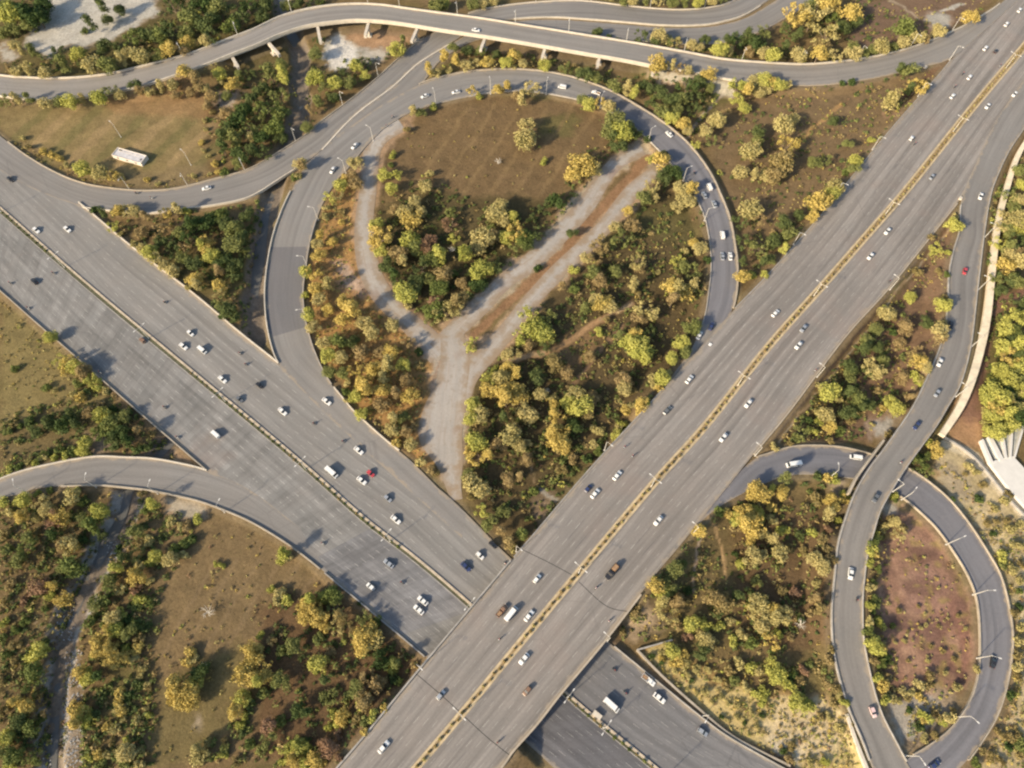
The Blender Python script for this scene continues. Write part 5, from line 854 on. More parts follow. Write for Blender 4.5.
# undergrowth: low leafy clumps scattered through the woods and verges
def scatter(name, label, polys, density, types, rlo, rhi, per=26, size=.22, zf=.55, seed=0, roadmin=1.6):
    rs = np.random.RandomState(seed); by = {t: ([], []) for t in types}; tl = list(types)
    for poly, dm in polys:
        P = np.array(poly, float); x0, y0 = P.min(0); x1, y1 = P.max(0); N = int((x1-x0)*(y1-y0)*density*dm)
        X = rs.uniform(x0, x1, N); Y = rs.uniform(y0, y1, N); ok = in_poly(poly, X, Y)
        for x, y in zip(X[ok], Y[ok]):
            p = at(x, y, 0)
            if road_dist(p[0], p[1]) < roadmin: continue
            nz_ = float(vnoise(np.array([p[0]]), np.array([p[1]]), 12, 77)[0])
            if rs.rand() > .25+1.3*nz_: continue
            q = (x, y)
            if any(seg_hit(q, s_) for s_ in CLEAR): continue
            z = ground_z(p[0], p[1]); r = rlo+(rhi-rlo)*rs.rand()**1.8
            w_ = np.array([types[k] for k in tl], float); ty = tl[rs.choice(len(tl), p=w_/w_.sum())]
            by[ty][0].append((p[0], p[1], z+r*.25)); by[ty][1].append(r)
    Vs = []; As = []; Fm = []; ks = [k for k in tl if by[k][0]]
    for mi_, k in enumerate(ks):
        C, Q = by[k]; C = np.array(C); Q = np.array(Q); n = per; m = len(C)
        d = rs.normal(size=(m, n, 3)); d[:, :, 2] = np.abs(d[:, :, 2]); d /= np.linalg.norm(d, axis=2)[:, :, None]
        p = C[:, None]+d*(Q[:, None, None])*(1-.5*rs.rand(m, n, 1)**2)*np.array([1, 1, zf*1.6]); nr = d+rs.normal(size=d.shape)*.5; nr /= np.linalg.norm(nr, axis=2)[:, :, None]
        a = np.cross(nr, rs.normal(size=d.shape)); a /= np.linalg.norm(a, axis=2)[:, :, None]; b_ = np.cross(nr, a)
        s = size*(.6+.9*rs.rand(m, n, 1))*(.6+.5*Q[:, None, None])
        q = np.stack([p-a*s-b_*s*.6, p+a*s-b_*s*.5, p+a*s*.8+b_*s*.7, p-a*s*.7+b_*s*.6], 2)
        Vs.append(q.reshape(-1, 3)); As.append(np.repeat(np.clip(np.repeat(rs.rand(m, 1)*.7, n, 1)+.4*rs.rand(m, n), 0, 1).ravel(), 4)); Fm.append(np.full(m*n, mi_))
    V = np.vstack(Vs); me = mesh_np(name, V, np.arange(len(V)).reshape(-1, 4), [LEAF[k] for k in ks], attrs={"leaf": ('FLOAT', np.concatenate(As))}, mi=np.concatenate(Fm))
    props(obj(name, me), label=label, kind="stuff"); print(name, len(V)//4)
CLEAR = [(S1, 11), (S2a, 10), (S2b, 9), ([(447,345),(445,400),(442,440),(452,490)], 17), (STREAM, 5), ([(505,361),(537,355),(562,347),(587,329),(612,314),(632,305)], 4), ([(704,521),(712,530),(719,544),(725,562)], 2.5)]
def seg_hit(q, s_):
    pts, w_ = s_
    for (ax, ay), (bx, by_) in zip(pts[:-1], pts[1:]):
        if min(ax, bx)-w_ > q[0] or max(ax, bx)+w_ < q[0] or min(ay, by_)-w_ > q[1] or max(ay, by_)+w_ < q[1]: continue
        vx, vy = bx-ax, by_-ay; t = max(0, min(1, ((q[0]-ax)*vx+(q[1]-ay)*vy)/(vx*vx+vy*vy)))
        if math.hypot(q[0]-ax-t*vx, q[1]-ay-t*vy) < w_: return True
    return False
dark = {'D': 5, 'G': 4, 'O': 2, 'L': .4}; mixd = {'G': 2.5, 'O': 3.5, 'D': 2, 'y': 2, 'R': .5, 'L': .6}; gold = {'Y': 1.5, 'y': 4, 'O': 4, 'R': .6, 'L': .7, 'G': 1}
scatter("undergrowth", "dark green undergrowth in the thickets and under the trees", [
  ([(150,35),(165,0),(290,-5),(285,25),(240,40),(190,52),(120,72),(0,74),(0,60),(60,55),(95,50)], 1.0), ([(0,0),(48,0),(50,22),(22,45),(0,38)], 1.0),
  ([(205,95),(250,70),(290,55),(295,110),(285,140),(250,165),(215,172)], 1.1), ([(105,212),(215,210),(272,198),(262,260),(250,335),(190,285),(130,240)], 1.1),
  ([(300,60),(370,60),(400,50),(340,100),(310,125),(300,140)], .9), ([(440,50),(520,52),(640,75),(700,85),(728,95),(690,140),(640,100),(560,72),(440,70)], 1.0),
  ([(600,45),(768,66),(860,62),(930,40),(925,20),(870,0),(790,0),(760,40),(680,50)], .8),
  ([(366,200),(420,175),(520,215),(560,190),(590,150),(640,130),(600,180),(520,260),(460,325),(435,335),(400,310),(375,270)], .85),
  ([(500,335),(560,275),(640,190),(695,190),(712,260),(705,330),(650,400),(540,530),(470,500),(466,420),(480,380)], .55),
  ([(730,100),(960,75),(900,125),(850,180),(745,290),(738,240),(715,160)], .35), ([(860,60),(945,60),(900,110),(850,160)], .3),
  ([(0,420),(80,390),(110,385),(190,470),(100,455),(0,478)], 1.0), ([(0,502),(110,492),(95,560),(60,640),(45,768),(0,768)], .6),
  ([(130,495),(200,520),(180,560),(160,600),(155,768),(80,768),(85,650),(110,560)], 1.0), ([(280,600),(330,590),(425,665),(345,765),(190,768),(260,680)], .4),
  ([(615,640),(690,535),(760,485),(850,482),(838,560),(835,680),(790,700),(700,640)], .3), ([(775,445),(850,350),(905,300),(910,380),(860,440)], .8), ([(985,200),(1024,150),(1024,440),(985,430),(985,350)], .9)],
  .042, dark, .7, 1.9, per=22, size=.26, seed=3)
scatter("dry_scrub", "dry mixed scrub and tall grass along the verges", [
  ([(0,100),(215,96),(240,70),(210,66),(150,88),(80,100)], 1.2), ([(90,190),(210,172),(205,186),(120,192)], .6), ([(10,140),(60,165),(100,178),(110,186),(60,176),(20,152)], 1.4),
  ([(330,190),(356,170),(358,215),(366,262),(395,320),(432,370),(418,430),(445,488),(395,445),(340,392),(312,330),(306,262)], 1.0),
  ([(0,300),(110,388),(60,420),(0,430)], .35), ([(155,510),(250,530),(330,590),(280,620),(180,768),(155,768)], .10), ([(395,110),(600,105),(650,145),(560,200),(400,190)], .07),
  ([(735,95),(960,70),(745,290)], .45), ([(948,215),(950,300),(900,420),(850,440),(780,444)], .8), ([(620,600),(700,520),(835,485),(835,740),(700,700)], .35),
  ([(845,510),(880,500),(900,700),(880,700),(865,620)], 1.2), ([(900,690),(960,690),(910,750)], .6), ([(925,445),(1024,530),(1024,768),(985,768),(1015,650),(970,520)], .75),
  ([(640,655),(700,660),(860,700),(860,768),(790,768),(690,700)], .7), ([(470,95),(700,90),(690,180),(640,110),(560,95)], .3), ([(60,240),(80,215),(230,330),(215,325)], .8),
  ([(0,500),(120,490),(60,768),(0,768)], .5), ([(600,250),(700,190),(708,300),(560,480),(500,520),(500,400)], .5), ([(850,0),(1000,0),(930,50),(850,60)], .4), ([(884,512),(960,570),(970,680),(890,700)], .2)],
  .07, gold, .35, 1.15, per=14, size=.24, seed=4)
# ---------------------------------------------------------------- vehicles
def paint_m(name, col, metal=.0): return mat(name, col, .35, metal, .5, coat=.5)
PAINT = {'white': paint_m("paint_white", (.72,.72,.70)), 'silver': paint_m("paint_silver", (.42,.44,.46), .4), 'black': paint_m("paint_black", (.022,.022,.025)),
 'red': paint_m("paint_red", (.45,.05,.06)), 'navy': paint_m("paint_navy", (.03,.045,.12)), 'pink': paint_m("paint_pale_pink", (.65,.48,.46)), 'brown': paint_m("paint_brown", (.22,.13,.08)), 'grey': paint_m("paint_grey", (.16,.17,.18), .3)}
GLASS = mat("tinted_glass", (.02, .025, .03), .08, spec=.6); TYRE = mat("tyre_rubber", (.02, .02, .02), .9); RIM = mat("wheel_rim", (.4, .4, .4), .4, .6)
LIGHT = mat("lamp_lens", (.75, .75, .7), .15); TAIL = mat("tail_lens", (.4, .03, .02), .2); CARGO = mat("brown_load", (.30, .19, .11), .95, noise=.4, nscale=2); CLOTH = mat("dark_clothes", (.05, .05, .06), .9); SKIN = mat("skin", (.28, .17, .11), .7); HELM = mat("helmet", (.5, .08, .06), .3)
def wheel_mesh(r, wd):
    mb = MB(); mb.tube([(0, -wd/2, 0), (0, -wd/2+.03, 0), (0, wd/2-.03, 0), (0, wd/2, 0)], [r*.9, r, r, r*.9], 14, 0); mb.tube([(0, -wd/2-.01, 0), (0, wd/2+.01, 0)], r*.55, 10, 1); return mb.mesh("wheel", [TYRE, RIM])
WH = wheel_mesh(.33, .24); WHL = wheel_mesh(.48, .32)
def shell(mb, secs, m=0):
    """sections along x: (x, half width, z bottom, z top, top half width)"""
    vs = []; fs = []
    for x, hw, z0, z1, tw in secs: vs += [(x, -hw, z0), (x, -hw, (z0+z1)/2+.05), (x, -tw, z1), (x, tw, z1), (x, hw, (z0+z1)/2+.05), (x, hw, z0)]
    for i in range(len(secs)-1):
        for k in range(6): a = i*6+k; b_ = i*6+(k+1) % 6; fs.append((a, b_, b_+6, a+6))
    fs.append(tuple(range(5, -1, -1))); n = (len(secs)-1)*6; fs.append(tuple(range(n, n+6))); mb.add(vs, fs, m)
def box_part(root, name, c, d, m, bevel=.04, taper=1.0):
    mb = MB(); mb.box(c, d, 0, 0, taper); return obj(name, mb.mesh(name, [m], bevel=bevel), root)
def make_vehicle(kind, col):
    P = PAINT[col]; root = empty({'car': 'car', 'van': 'van', 'bus': 'minibus', 'pickup': 'pickup_truck', 'truck': 'loaded_truck', 'hatch': 'car'}[kind])
    b = MB(); g_ = MB(); wr = WH
    if kind == 'car':
        shell(b, [(-2.25,.74,.32,.78,.66),(-2.1,.86,.24,.92,.74),(-1.3,.9,.22,.96,.8),(.9,.9,.22,.92,.8),(1.9,.86,.22,.80,.72),(2.25,.72,.3,.64,.6)])
        shell(g_, [(-1.75,.74,.85,.93,.66),(-1.05,.78,.85,1.40,.60),(.15,.78,.85,1.42,.60),(1.05,.76,.85,.91,.68)])
        rf = [(-1.2,.66,1.26,1.435,.62),(-1.0,.68,1.36,1.46,.64),(.2,.68,1.38,1.48,.64)]; wx = (-1.38, 1.38); hw = .82; hx = 2.17; hz = .62
    elif kind == 'hatch':
        shell(b, [(-1.75,.72,.3,.85,.66),(-1.6,.8,.24,.98,.72),(.7,.8,.22,.94,.74),(1.5,.78,.22,.82,.66),(1.8,.66,.3,.66,.56)])
        shell(g_, [(-1.62,.72,.85,.98,.64),(-1.3,.72,.85,1.42,.58),(.1,.72,.85,1.45,.58),(.85,.7,.85,.93,.62)])
        rf = [(-1.4,.64,1.3,1.46,.6),(-1.26,.66,1.38,1.49,.62),(.1,.66,1.40,1.51,.62)]; wx = (-1.15, 1.15); hw = .74; hx = 1.7; hz = .62
    elif kind in ('van', 'bus'):
        L = 2.3 if kind == 'van' else 3.0; h = 1.9 if kind == 'van' else 2.2; W_ = .86 if kind == 'van' else .98
        shell(b, [(-L,W_-.06,.35,h*.97,W_-.14),(-L+.15,W_,.28,h,W_-.1),(L-1.0,W_,.28,h,W_-.1),(L-.75,W_,.28,h*.55,W_-.04),(L-.05,W_-.04,.28,h*.48,W_-.14),(L,W_-.12,.35,h*.4,W_-.18)])
        shell(g_, [(L-1.04,W_-.1,h*.5,h*.97,W_-.16),(L-.98,W_-.08,h*.5,h*.97,W_-.18),(L-.42,W_-.1,h*.48,h*.54,W_-.14)])
        for s in (-1, 1): g_.box((-.3, s*(W_-.03), h*.72), (L*1.45, .1, h*.24))
        rf = None; wx = (-L*.6, L*.62); hw = W_-.08; hx = L-.02; hz = h*.33; wr = WH if kind == 'van' else WHL
    else:
        L = 2.6 if kind == 'pickup' else 3.4; W_ = .88 if kind == 'pickup' else 1.1; h = 1.65 if kind == 'pickup' else 2.3
        shell(b, [(.1,W_,.4,h*.62,W_-.03),(.2,W_,.4,h,W_-.16),(1.2,W_,.4,h,W_-.16),(1.75,W_,.4,h*.56,W_-.1),(L,W_-.08,.4,h*.46,W_-.16)])
        b.box((-L/2+.05, 0, .62), (L, W_*1.9, .16)); b.box((-L/2+.05, W_-.04, .95), (L, .07, .55)); b.box((-L/2+.05, -W_+.04, .95), (L, .07, .55)); b.box((-L+.08, 0, .95), (.07, W_*1.9, .55))
        shell(g_, [(1.18,W_-.1,h*.58,h*.97,W_-.2),(1.24,W_-.08,h*.58,h*.95,W_-.2),(1.72,W_-.12,h*.54,h*.58,W_-.16)]); rf = None
        for s in (-1, 1): g_.box((.75, s*(W_-.05), h*.78), (.75, .1, h*.24))
        wx = (-L*.55, L*.6); hw = W_-.08; hx = L-.02; hz = .78; wr = WH if kind == 'pickup' else WHL
    bo = obj('body', b.mesh('body', [P], bevel=.03), root)
    obj('windows', g_.mesh('windows', [GLASS], bevel=.02), root)
    if rf: r_ = MB(); shell(r_, rf); obj('roof', r_.mesh('roof', [P], bevel=.02), root)
    if kind == 'truck': box_part(root, 'cargo', (-1.65, 0, 1.5), (3.2, 1.95, 1.5), CARGO, .2, .82)
    if kind == 'pickup': box_part(root, 'cargo', (-1.35, 0, .9), (1.9, 1.3, .5), CARGO, .1)
    for x in wx:
        for s in (-1, 1): w_ = obj('wheel', wr, root); w_.location = (x, s*hw, .33 if wr is WH else .48)
    hl = None
    for s in (-1, 1):
        mb = MB(); mb.box((hx, s*(hw-.2), hz), (.12, .28, .14)); obj('headlight', mb.mesh('headlight', [LIGHT]), root)
        mb = MB(); mb.box((-hx if kind != 'truck' and kind != 'pickup' else -L+.02, s*(hw-.15), hz+.12), (.1, .22, .18)); obj('tail_light', mb.mesh('tail_light', [TAIL]), root)
    return root
def rider_mesh():
    me = bpy.data.meshes.new("person"); J = [(0,0,.85),(.12,0,1.15),(.2,0,1.38),(.24,0,1.5),(.26,0,1.68),(.16,.22,1.36),(.36,.3,1.14),(.6,.26,1.05),(.16,-.22,1.36),(.36,-.3,1.14),(.6,-.26,1.05),(.1,.14,.84),(.45,.2,.72),(.28,.2,.34),(.42,.2,.28),(.1,-.14,.84),(.45,-.2,.72),(.28,-.2,.34),(.42,-.2,.28)]
    E = [(0,1),(1,2),(2,3),(3,4),(2,5),(5,6),(6,7),(2,8),(8,9),(9,10),(0,11),(11,12),(12,13),(13,14),(0,15),(15,16),(16,17),(17,18)]
    rad = [.17,.16,.17,.06,.12,.07,.055,.04,.07,.055,.04,.11,.085,.055,.045,.11,.085,.055,.045]
    me.from_pydata(J, E, []); o = bpy.data.objects.new("person", me); link(o); mo = o.modifiers.new("s", 'SKIN'); mo.use_smooth_shade = True
    for i, v in enumerate(me.skin_vertices[0].data): v.radius = (rad[i], rad[i]); v.use_root = (i == 0)
    o.modifiers.new("d", 'SUBSURF').levels = 1
    dg = bpy.context.evaluated_depsgraph_get(); r = bpy.data.meshes.new_from_object(o.evaluated_get(dg)); bpy.data.objects.remove(o); r.name = "person"; r.materials.clear(); r.materials.append(CLOTH)
    return r
def make_moto(col):
    root = empty('motorcycle'); b = MB(); b.tube([(-.75,0,.62),(-.2,0,.78),(.25,0,.84),(.5,0,.7)], [.1,.16,.17,.08], 8); b.tube([(.62,0,.32),(.48,0,.95)], .045, 6); b.box((0,0,.42), (.5,.3,.36))
    obj('body', b.mesh('body', [PAINT[col]], bevel=.02), root); h = MB(); h.tube([(.42,-.33,1.0),(.5,0,.98),(.42,.33,1.0)], .022, 6); obj('handlebar', h.mesh('handlebar', [METAL]), root)
    s = MB(); s.box((-.3,0,.82), (.75,.28,.1)); obj('seat', s.mesh('seat', [TYRE], bevel=.03), root)
    wm_ = wheel_mesh(.31, .1)
    for x in (-.62, .64): w_ = obj('wheel', wm_, root); w_.location = (x, 0, .31)
    return root
RIDER = rider_mesh(); hm = MB(); hm.tube([(.2,0,1.6),(.22,0,1.68),(.26,0,1.78),(.28,0,1.86),(.29,0,1.9)], [.1,.14,.145,.1,.03], 10); HELMET = hm.mesh("helmet", [HELM], smooth=True)
VP = {}; PARK = {}
def vehicle(kind, col, pos, ang, label, group, scl=1.12):
    key = (kind, col)
    if key not in VP: VP[key] = make_moto(col) if kind == 'moto' else make_vehicle(kind, col); o = VP[key]
    else: o = copy_tree(VP[key])
    o.location = (pos[0], pos[1], pos[2]+.045); o.rotation_euler = (0, 0, ang); o.scale = (scl,)*3
    cat = {'car': 'car', 'hatch': 'car', 'van': 'van', 'bus': 'minibus', 'pickup': 'pickup truck', 'truck': 'truck', 'moto': 'motorcycle'}[kind]
    props(o, label, cat, group)
    if kind == 'moto':
        p = obj('person', RIDER, None, o.location); p.rotation_euler = o.rotation_euler; p.scale = o.scale; props(p, "rider in dark clothes astride the " + label[:1].lower()+label[1:], "person", "motorcycle riders on the roads")
        p["label"] = " ".join(p["label"].split()[:16]); obj('helmet', HELMET, p)
    return o
# road key, travel sense (+1 along traced direction), where, list of (px, py, kind, colour)
FLEET = [
 ("R1U", 1, "north-east carriageway of the wide highway", [(11,180,'car','black'),(37,231,'car','white'),(68,230,'car','white'),(165,303,'moto','black'),(191,334,'hatch','white'),(184,347,'car','white'),(203,351,'van','white'),(223,380,'car','white'),(240,354,'moto','white'),(246,365,'moto','grey'),(260,386,'hatch','black'),(240,400,'hatch','grey'),(283,412,'car','white'),(327,402,'car','white'),(359,451,'car','white'),(371,474,'hatch','red'),(332,473,'bus','white'),(362,481,'car','white'),(314,424,'moto','black'),(343,442,'moto','black'),(388,499,'hatch','silver'),(396,520,'car','white'),(480,556,'hatch','white'),(466,567,'car','navy'),(493,545,'hatch','black'),(505,564,'moto','white')]),
 ("R1U", 1, "wide highway beyond the overpass", [(648,680,'pickup','white'),(659,698,'car','white'),(611,705,'bus','white'),(702,732,'hatch','silver'),(614,670,'moto','black'),(625,693,'moto','grey')]),
 ("R1L", -1, "south-west carriageway of the wide highway", [(35,282,'car','black'),(29,309,'moto','white'),(11,284,'moto','black'),(101,373,'moto','white'),(216,435,'van','white'),(165,408,'moto','black'),(178,438,'moto','white'),(54,274,'moto','brown'),(143,341,'hatch','brown'),(389,564,'car','silver'),(371,587,'hatch','white'),(402,583,'moto','black'),(423,601,'car','white'),(419,610,'car','white'),(323,544,'moto','white')]),
 ("R2L", 1, "north-west carriageway of the diagonal highway", [(1019,11,'car','white'),(1006,25,'car','white'),(985,49,'car','white'),(995,52,'hatch','black'),(999,67,'moto','white'),(969,78,'car','white'),(962,75,'moto','black'),(952,97,'car','white'),(954,88,'moto','black'),(911,139,'hatch','white'),(914,145,'moto','grey'),(775,314,'car','white'),(689,380,'car','white'),(667,411,'car','grey'),(617,476,'car','white'),(595,494,'car','white'),(588,489,'hatch','navy'),(632,457,'moto','white'),(624,448,'moto','white'),(502,611,'pickup','brown'),(511,614,'bus','white'),(529,616,'car','white'),(499,640,'moto','white'),(441,695,'hatch','silver'),(384,747,'car','white'),(537,579,'hatch','white')]),
 ("R2R", -1, "south-east carriageway of the diagonal highway", [(1014,95,'car','white'),(987,107,'car','white'),(931,178,'hatch','silver'),(887,232,'car','white'),(870,257,'car','white'),(889,282,'moto','black'),(803,329,'car','silver'),(798,346,'car','white'),(815,371,'moto','white'),(748,404,'car','white'),(723,438,'car','white'),(658,521,'car','white'),(612,572,'truck','black'),(596,588,'moto','white'),(524,659,'car','white'),(527,691,'hatch','brown'),(609,621,'moto','white'),(498,742,'moto','brown')]),
 ("L1", -1, "loop ramp around the wooded island", [(355,147,'car','white'),(333,171,'car','white'),(456,93,'car','white'),(425,97,'car','white'),(393,118,'moto','white'),(387,127,'moto','white'),(562,88,'van','white'),(596,94,'pickup','white'),(669,135,'car','white'),(694,174,'moto','black'),(709,188,'van','white'),(704,196,'car','silver'),(714,205,'car','silver'),(722,236,'van','white'),(722,257,'car','silver'),(730,257,'car','white'),(711,327,'car','navy'),(699,336,'car','white'),(710,345,'hatch','white')]),
 ("R3", 1, "flyover", [(476,31,'car','white')]),
 ("R4", -1, "curved road under the flyover", [(207,189,'car','white'),(137,194,'moto','black'),(152,199,'moto','white')]),
 ("R5", 1, "right slip road", [(980,197,'car','white'),(964,272,'hatch','red'),(950,326,'car','black'),(939,363,'car','white'),(936,394,'hatch','silver'),(916,426,'car','navy'),(900,463,'moto','white'),(875,498,'car','grey'),(850,574,'car','white'),(856,600,'moto','black'),(872,712,'hatch','pink')]),
 ("L2", -1, "circular loop ramp", [(793,465,'bus','white'),(855,458,'van','white'),(992,662,'car','black'),(933,765,'car','navy')])]
CN = {'navy': 'dark blue', 'pink': 'pale pink'}; KN = {'car': 'saloon car', 'hatch': 'small hatchback', 'van': 'van', 'bus': 'minibus', 'pickup': 'pickup truck', 'truck': 'loaded truck', 'moto': 'motorcycle'}
for key, sense, where, L in FLEET:
    cnt = {}
    for v in L: cnt.setdefault((v[2], v[3]), []).append(v)
    for kk in cnt: cnt[kk].sort(key=lambda v: v[1])
    for v in L:
        pos, ang = on_road(key, v[0], v[1])
        # keep it on the pavement
        r, i = nearest(key, pos.x, pos.y)
        if sense < 0: ang += math.pi
        G = cnt[(v[2], v[3])]; k = G.index(v); nm = "%s %s" % (CN.get(v[3], v[3]), KN[v[2]])
        if len(G) == 1: lab = "%s on the %s" % (nm, where)
        elif k == 0: lab = "topmost %s on the %s" % (nm, where)
        elif k == len(G)-1: lab = "lowest %s on the %s" % (nm, where)
        else: lab = "%s %s from the top on the %s" % (NUMW[k+1], nm, where)
        vehicle(v[2], v[3], pos, ang+rnd.uniform(-.03, .03), lab, "vehicles on the "+where)

# ---------------------------------------------------------------- street lamps
POLE = mat("lamp_pole_steel", (.60, .58, .53), .5, metal=.1); HEAD = mat("lamp_head", (.75, .74, .70), .4)
def lamp_meshes(double, hgt=10.0, arm=2.4):
    p = MB(); p.tube([(0,0,-.6),(0,0,.3),(0,0,hgt*.6),(0,0,hgt)], [.2,.17,.13,.09], 8); p.box((0,0,.1), (.6,.6,.25)); a = []
    for s in ((1, -1) if double else (1,)):
        q = MB(); q.tube([(0,0,hgt-.5),(s*.5,0,hgt+.15),(s*arm,0,hgt+.4)], [.085,.075,.06], 6); hd = MB(); hd.box((s*(arm+.4),0,hgt+.42), (1.0,.36,.16)); a.append((q.mesh('arm', [POLE]), hd.mesh('lamp_head', [HEAD], bevel=.03)))
    return p.mesh('pole', [POLE], smooth=False), a
LM = {d: lamp_meshes(d) for d in (False, True)}
LP = {}
def street_lamp(pos, ang, double, label, group):
    if double not in LP:
        o = empty('street_lamp'); obj('pole', LM[double][0], o)
        for q, hd in LM[double][1]: a = obj('arm', q, o); obj('lamp_head', hd, a)
        LP[double] = o
    else: o = copy_tree(LP[double])
    o.location = pos; o.rotation_euler = (0, 0, ang); props(o, label, 'street lamp', group)
SIDE = [("R4", 'a', "upper edge of the curved road under the flyover", [(295,141),(352,113),(392,81)]),
 ("R4", 'a', "outer edge of the road at the top, above the flyover", [(537,9),(592,6),(649,13),(708,12),(757,0)]),
 ("R4", 'a', "upper-left edge of the curved road, beside the mown field", [(130,190),(188,185),(246,168)]),
 ("R7", 'b', "lower edge of the short road just before the loop", [(370,140),(345,171)]),
 ("R3", 'a', "upper edge of the flyover", [(184,54),(239,34),(292,13),(366,4),(400,8),(458,17),(514,25),(570,33),(627,42),(685,53),(740,61),(800,64),(860,59),(909,47),(953,31)]),
 ("L1", 'b', "inner edge of the loop ramp", [(434,104),(489,93),(546,94),(600,106),(648,140),(684,180),(707,222),(315,220),(304,268),(306,319)]),
 ("R2L", 'a', "north-west edge of the diagonal highway", [(922,97),(877,149),(838,196),(797,245),(607,452),(520,553),(420,670)]),
 ("R2L", 'a', "gore where the flyover joins the diagonal highway", [(949,62)]),
 ("R5", 'b', "right edge of the right slip road", [(984,237),(976,290),(970,346),(953,396),(893,489)]),
 ("L2", 'b', "inner edge of the circular loop ramp", [(829,476),(903,498),(950,543),(979,596),(980,658),(959,721),(908,757)]),
 ("R2R", 'b', "south-east edge of the diagonal highway", [(888,289),(814,373),(754,456),(692,532),(606,640)]),
 ("R6", 'b', "lower edge of the left slip road", [(26,492),(96,485),(160,491),(224,510)]),
 ("R1U", 'a', "north-east edge of the wide highway beyond the overpass", [(700,717)])]
for key, side, where, L in SIDE:
    Ls = sorted(L)
    for px, py in L:
        E, N = edge_of(key, side); z = 1.0
        for _ in range(4):
            q = at(px, py, z); i = int(((E[:, 0]-q[0])**2+(E[:, 1]-q[1])**2).argmin()); z = E[i, 2]
        p = E[i]+N[i]*.95; k = Ls.index((px, py)); n = len(Ls)
        lab = ("single-arm street lamp at the %s" % where) if n == 1 else ("%s single-arm street lamp, %s" % ("leftmost" if k == 0 else "rightmost" if k == n-1 else NUMW[k+1]+" from the left," if k < 12 else NUMW[n-k]+" from the right,", where))
        street_lamp((p[0], p[1], p[2]-.3), math.atan2(-N[i][1], -N[i][0]), False, " ".join(lab.replace(",,", ",").split()[:16]), "single-arm lamps, "+where)
        mb = MB()
for (M_, rk, where, L) in ((M2c, "R2L", "median of the diagonal highway", [(1004,70),(948,131),(880,212),(812,295),(738,388),(652,484),(576,573),(461,713)]), (M1c, "R1U", "median of the wide highway", [(0,210),(64,266),(148,336),(228,402),(308,470),(391,541),(471,605),(566,695),(603,727),(663,776)])):
    Ls = sorted(L)
    for px, py in L:
        q = at(px, py, ROADS[rk]['c'][:, 2].mean()); i = int(((M_[:, 0]-q[0])**2+(M_[:, 1]-q[1])**2).argmin())
        for _ in range(3): q = at(px, py, M_[i, 2]); i = int(((M_[:, 0]-q[0])**2+(M_[:, 1]-q[1])**2).argmin())
        t = M_[min(i+1, len(M_)-1)]-M_[max(i-1, 0)]; a = math.atan2(t[1], t[0])+math.pi/2; k = Ls.index((px, py)); n = len(Ls)
        lab = "%s double-arm street lamp in the %s" % ("leftmost" if k == 0 else "rightmost" if k == n-1 else NUMW[k+1]+"-from-left", where)
        street_lamp((M_[i, 0], M_[i, 1], M_[i, 2]), a, True, lab, "double-arm lamps, "+where)
for px, py, lab in ((121,137,"lone street lamp standing in the mown field at upper left"), (191,165,"lone street lamp at the right of the mown field"), (739,420,"")):
    if lab: street_lamp((*at(px, py, .2)[:2], 0), 2.4, False, lab, None) if False else street_lamp((*at(px, py, .2)[:2], 0), 2.4, False, lab, "lamps in the mown field")

# ---------------------------------------------------------------- shrubs planted in the medians
def shrub_mesh(k, ty):
    rs = np.random.RandomState(900+k); C = [(rs.uniform(-.25, .25), rs.uniform(-.25, .25), .35+.35*rs.rand()) for _ in range(4)]
    V, A = leaves(C, [.42+.15*rs.rand() for _ in C], 260, .11, rs); return leafmesh("shrub", V, A, LEAF[ty])
SH = [shrub_mesh(0, 'O'), shrub_mesh(1, 'y'), shrub_mesh(2, 'G'), shrub_mesh(3, 'O'), shrub_mesh(4, 'D')]
def shrubs(M_, f0, f1, step, pick, label, group, jit, scl):
    S = np.r_[0, np.cumsum(np.hypot(*np.diff(M_[:, :2], axis=0).T))]; s = S[-1]*f0; k = 0
    while s < S[-1]*f1:
        p = [np.interp(s, S, M_[:, j]) for j in range(3)]; i = min(int(np.searchsorted(S, s)), len(M_)-2); t = M_[i+1]-M_[i]; t = t/np.hypot(t[0], t[1])
        px, py = to_px(*p)
        if -15 < px < 1040 and -15 < py < 785:
            o = obj("shrub", SH[rnd.choice(pick)]); d = jit*(1 if k % 2 else -1)+rnd.uniform(-.1, .1); o.location = (p[0]-t[1]*d, p[1]+t[0]*d, p[2]-.02); o.rotation_euler = (0, 0, rnd.random()*6)
            q = scl*rnd.uniform(.75, 1.3); o.scale = (q, q, q); props(o, label, "shrub", group)
        k += 1; s += step*rnd.uniform(.85, 1.15)
shrubs(M2c, 0, 1, 2.95, [0, 1, 1, 3, 0], "small rounded shrub in the row along the yellow-kerbed median of the diagonal highway", "shrubs in the median of the diagonal highway", .3, .95)
shrubs(M1c, .0, .22, 4.2, [2, 4, 0], "small green shrub in the upper-left stretch of the wide highway's median", "shrubs in the upper-left stretch of the wide highway's median", .15, .9)
shrubs(M1c, .44, .70, 3.6, [2, 4, 0], "small dark shrub in the median of the wide highway, just before the overpass", "shrubs in the wide highway's median before the overpass", .15, .95)
shrubs(M1c, .78, 1, 3.2, [2, 4, 0, 0], "small shrub in the median of the wide highway, below the overpass", "shrubs in the wide highway's median below the overpass", .15, 1.0)

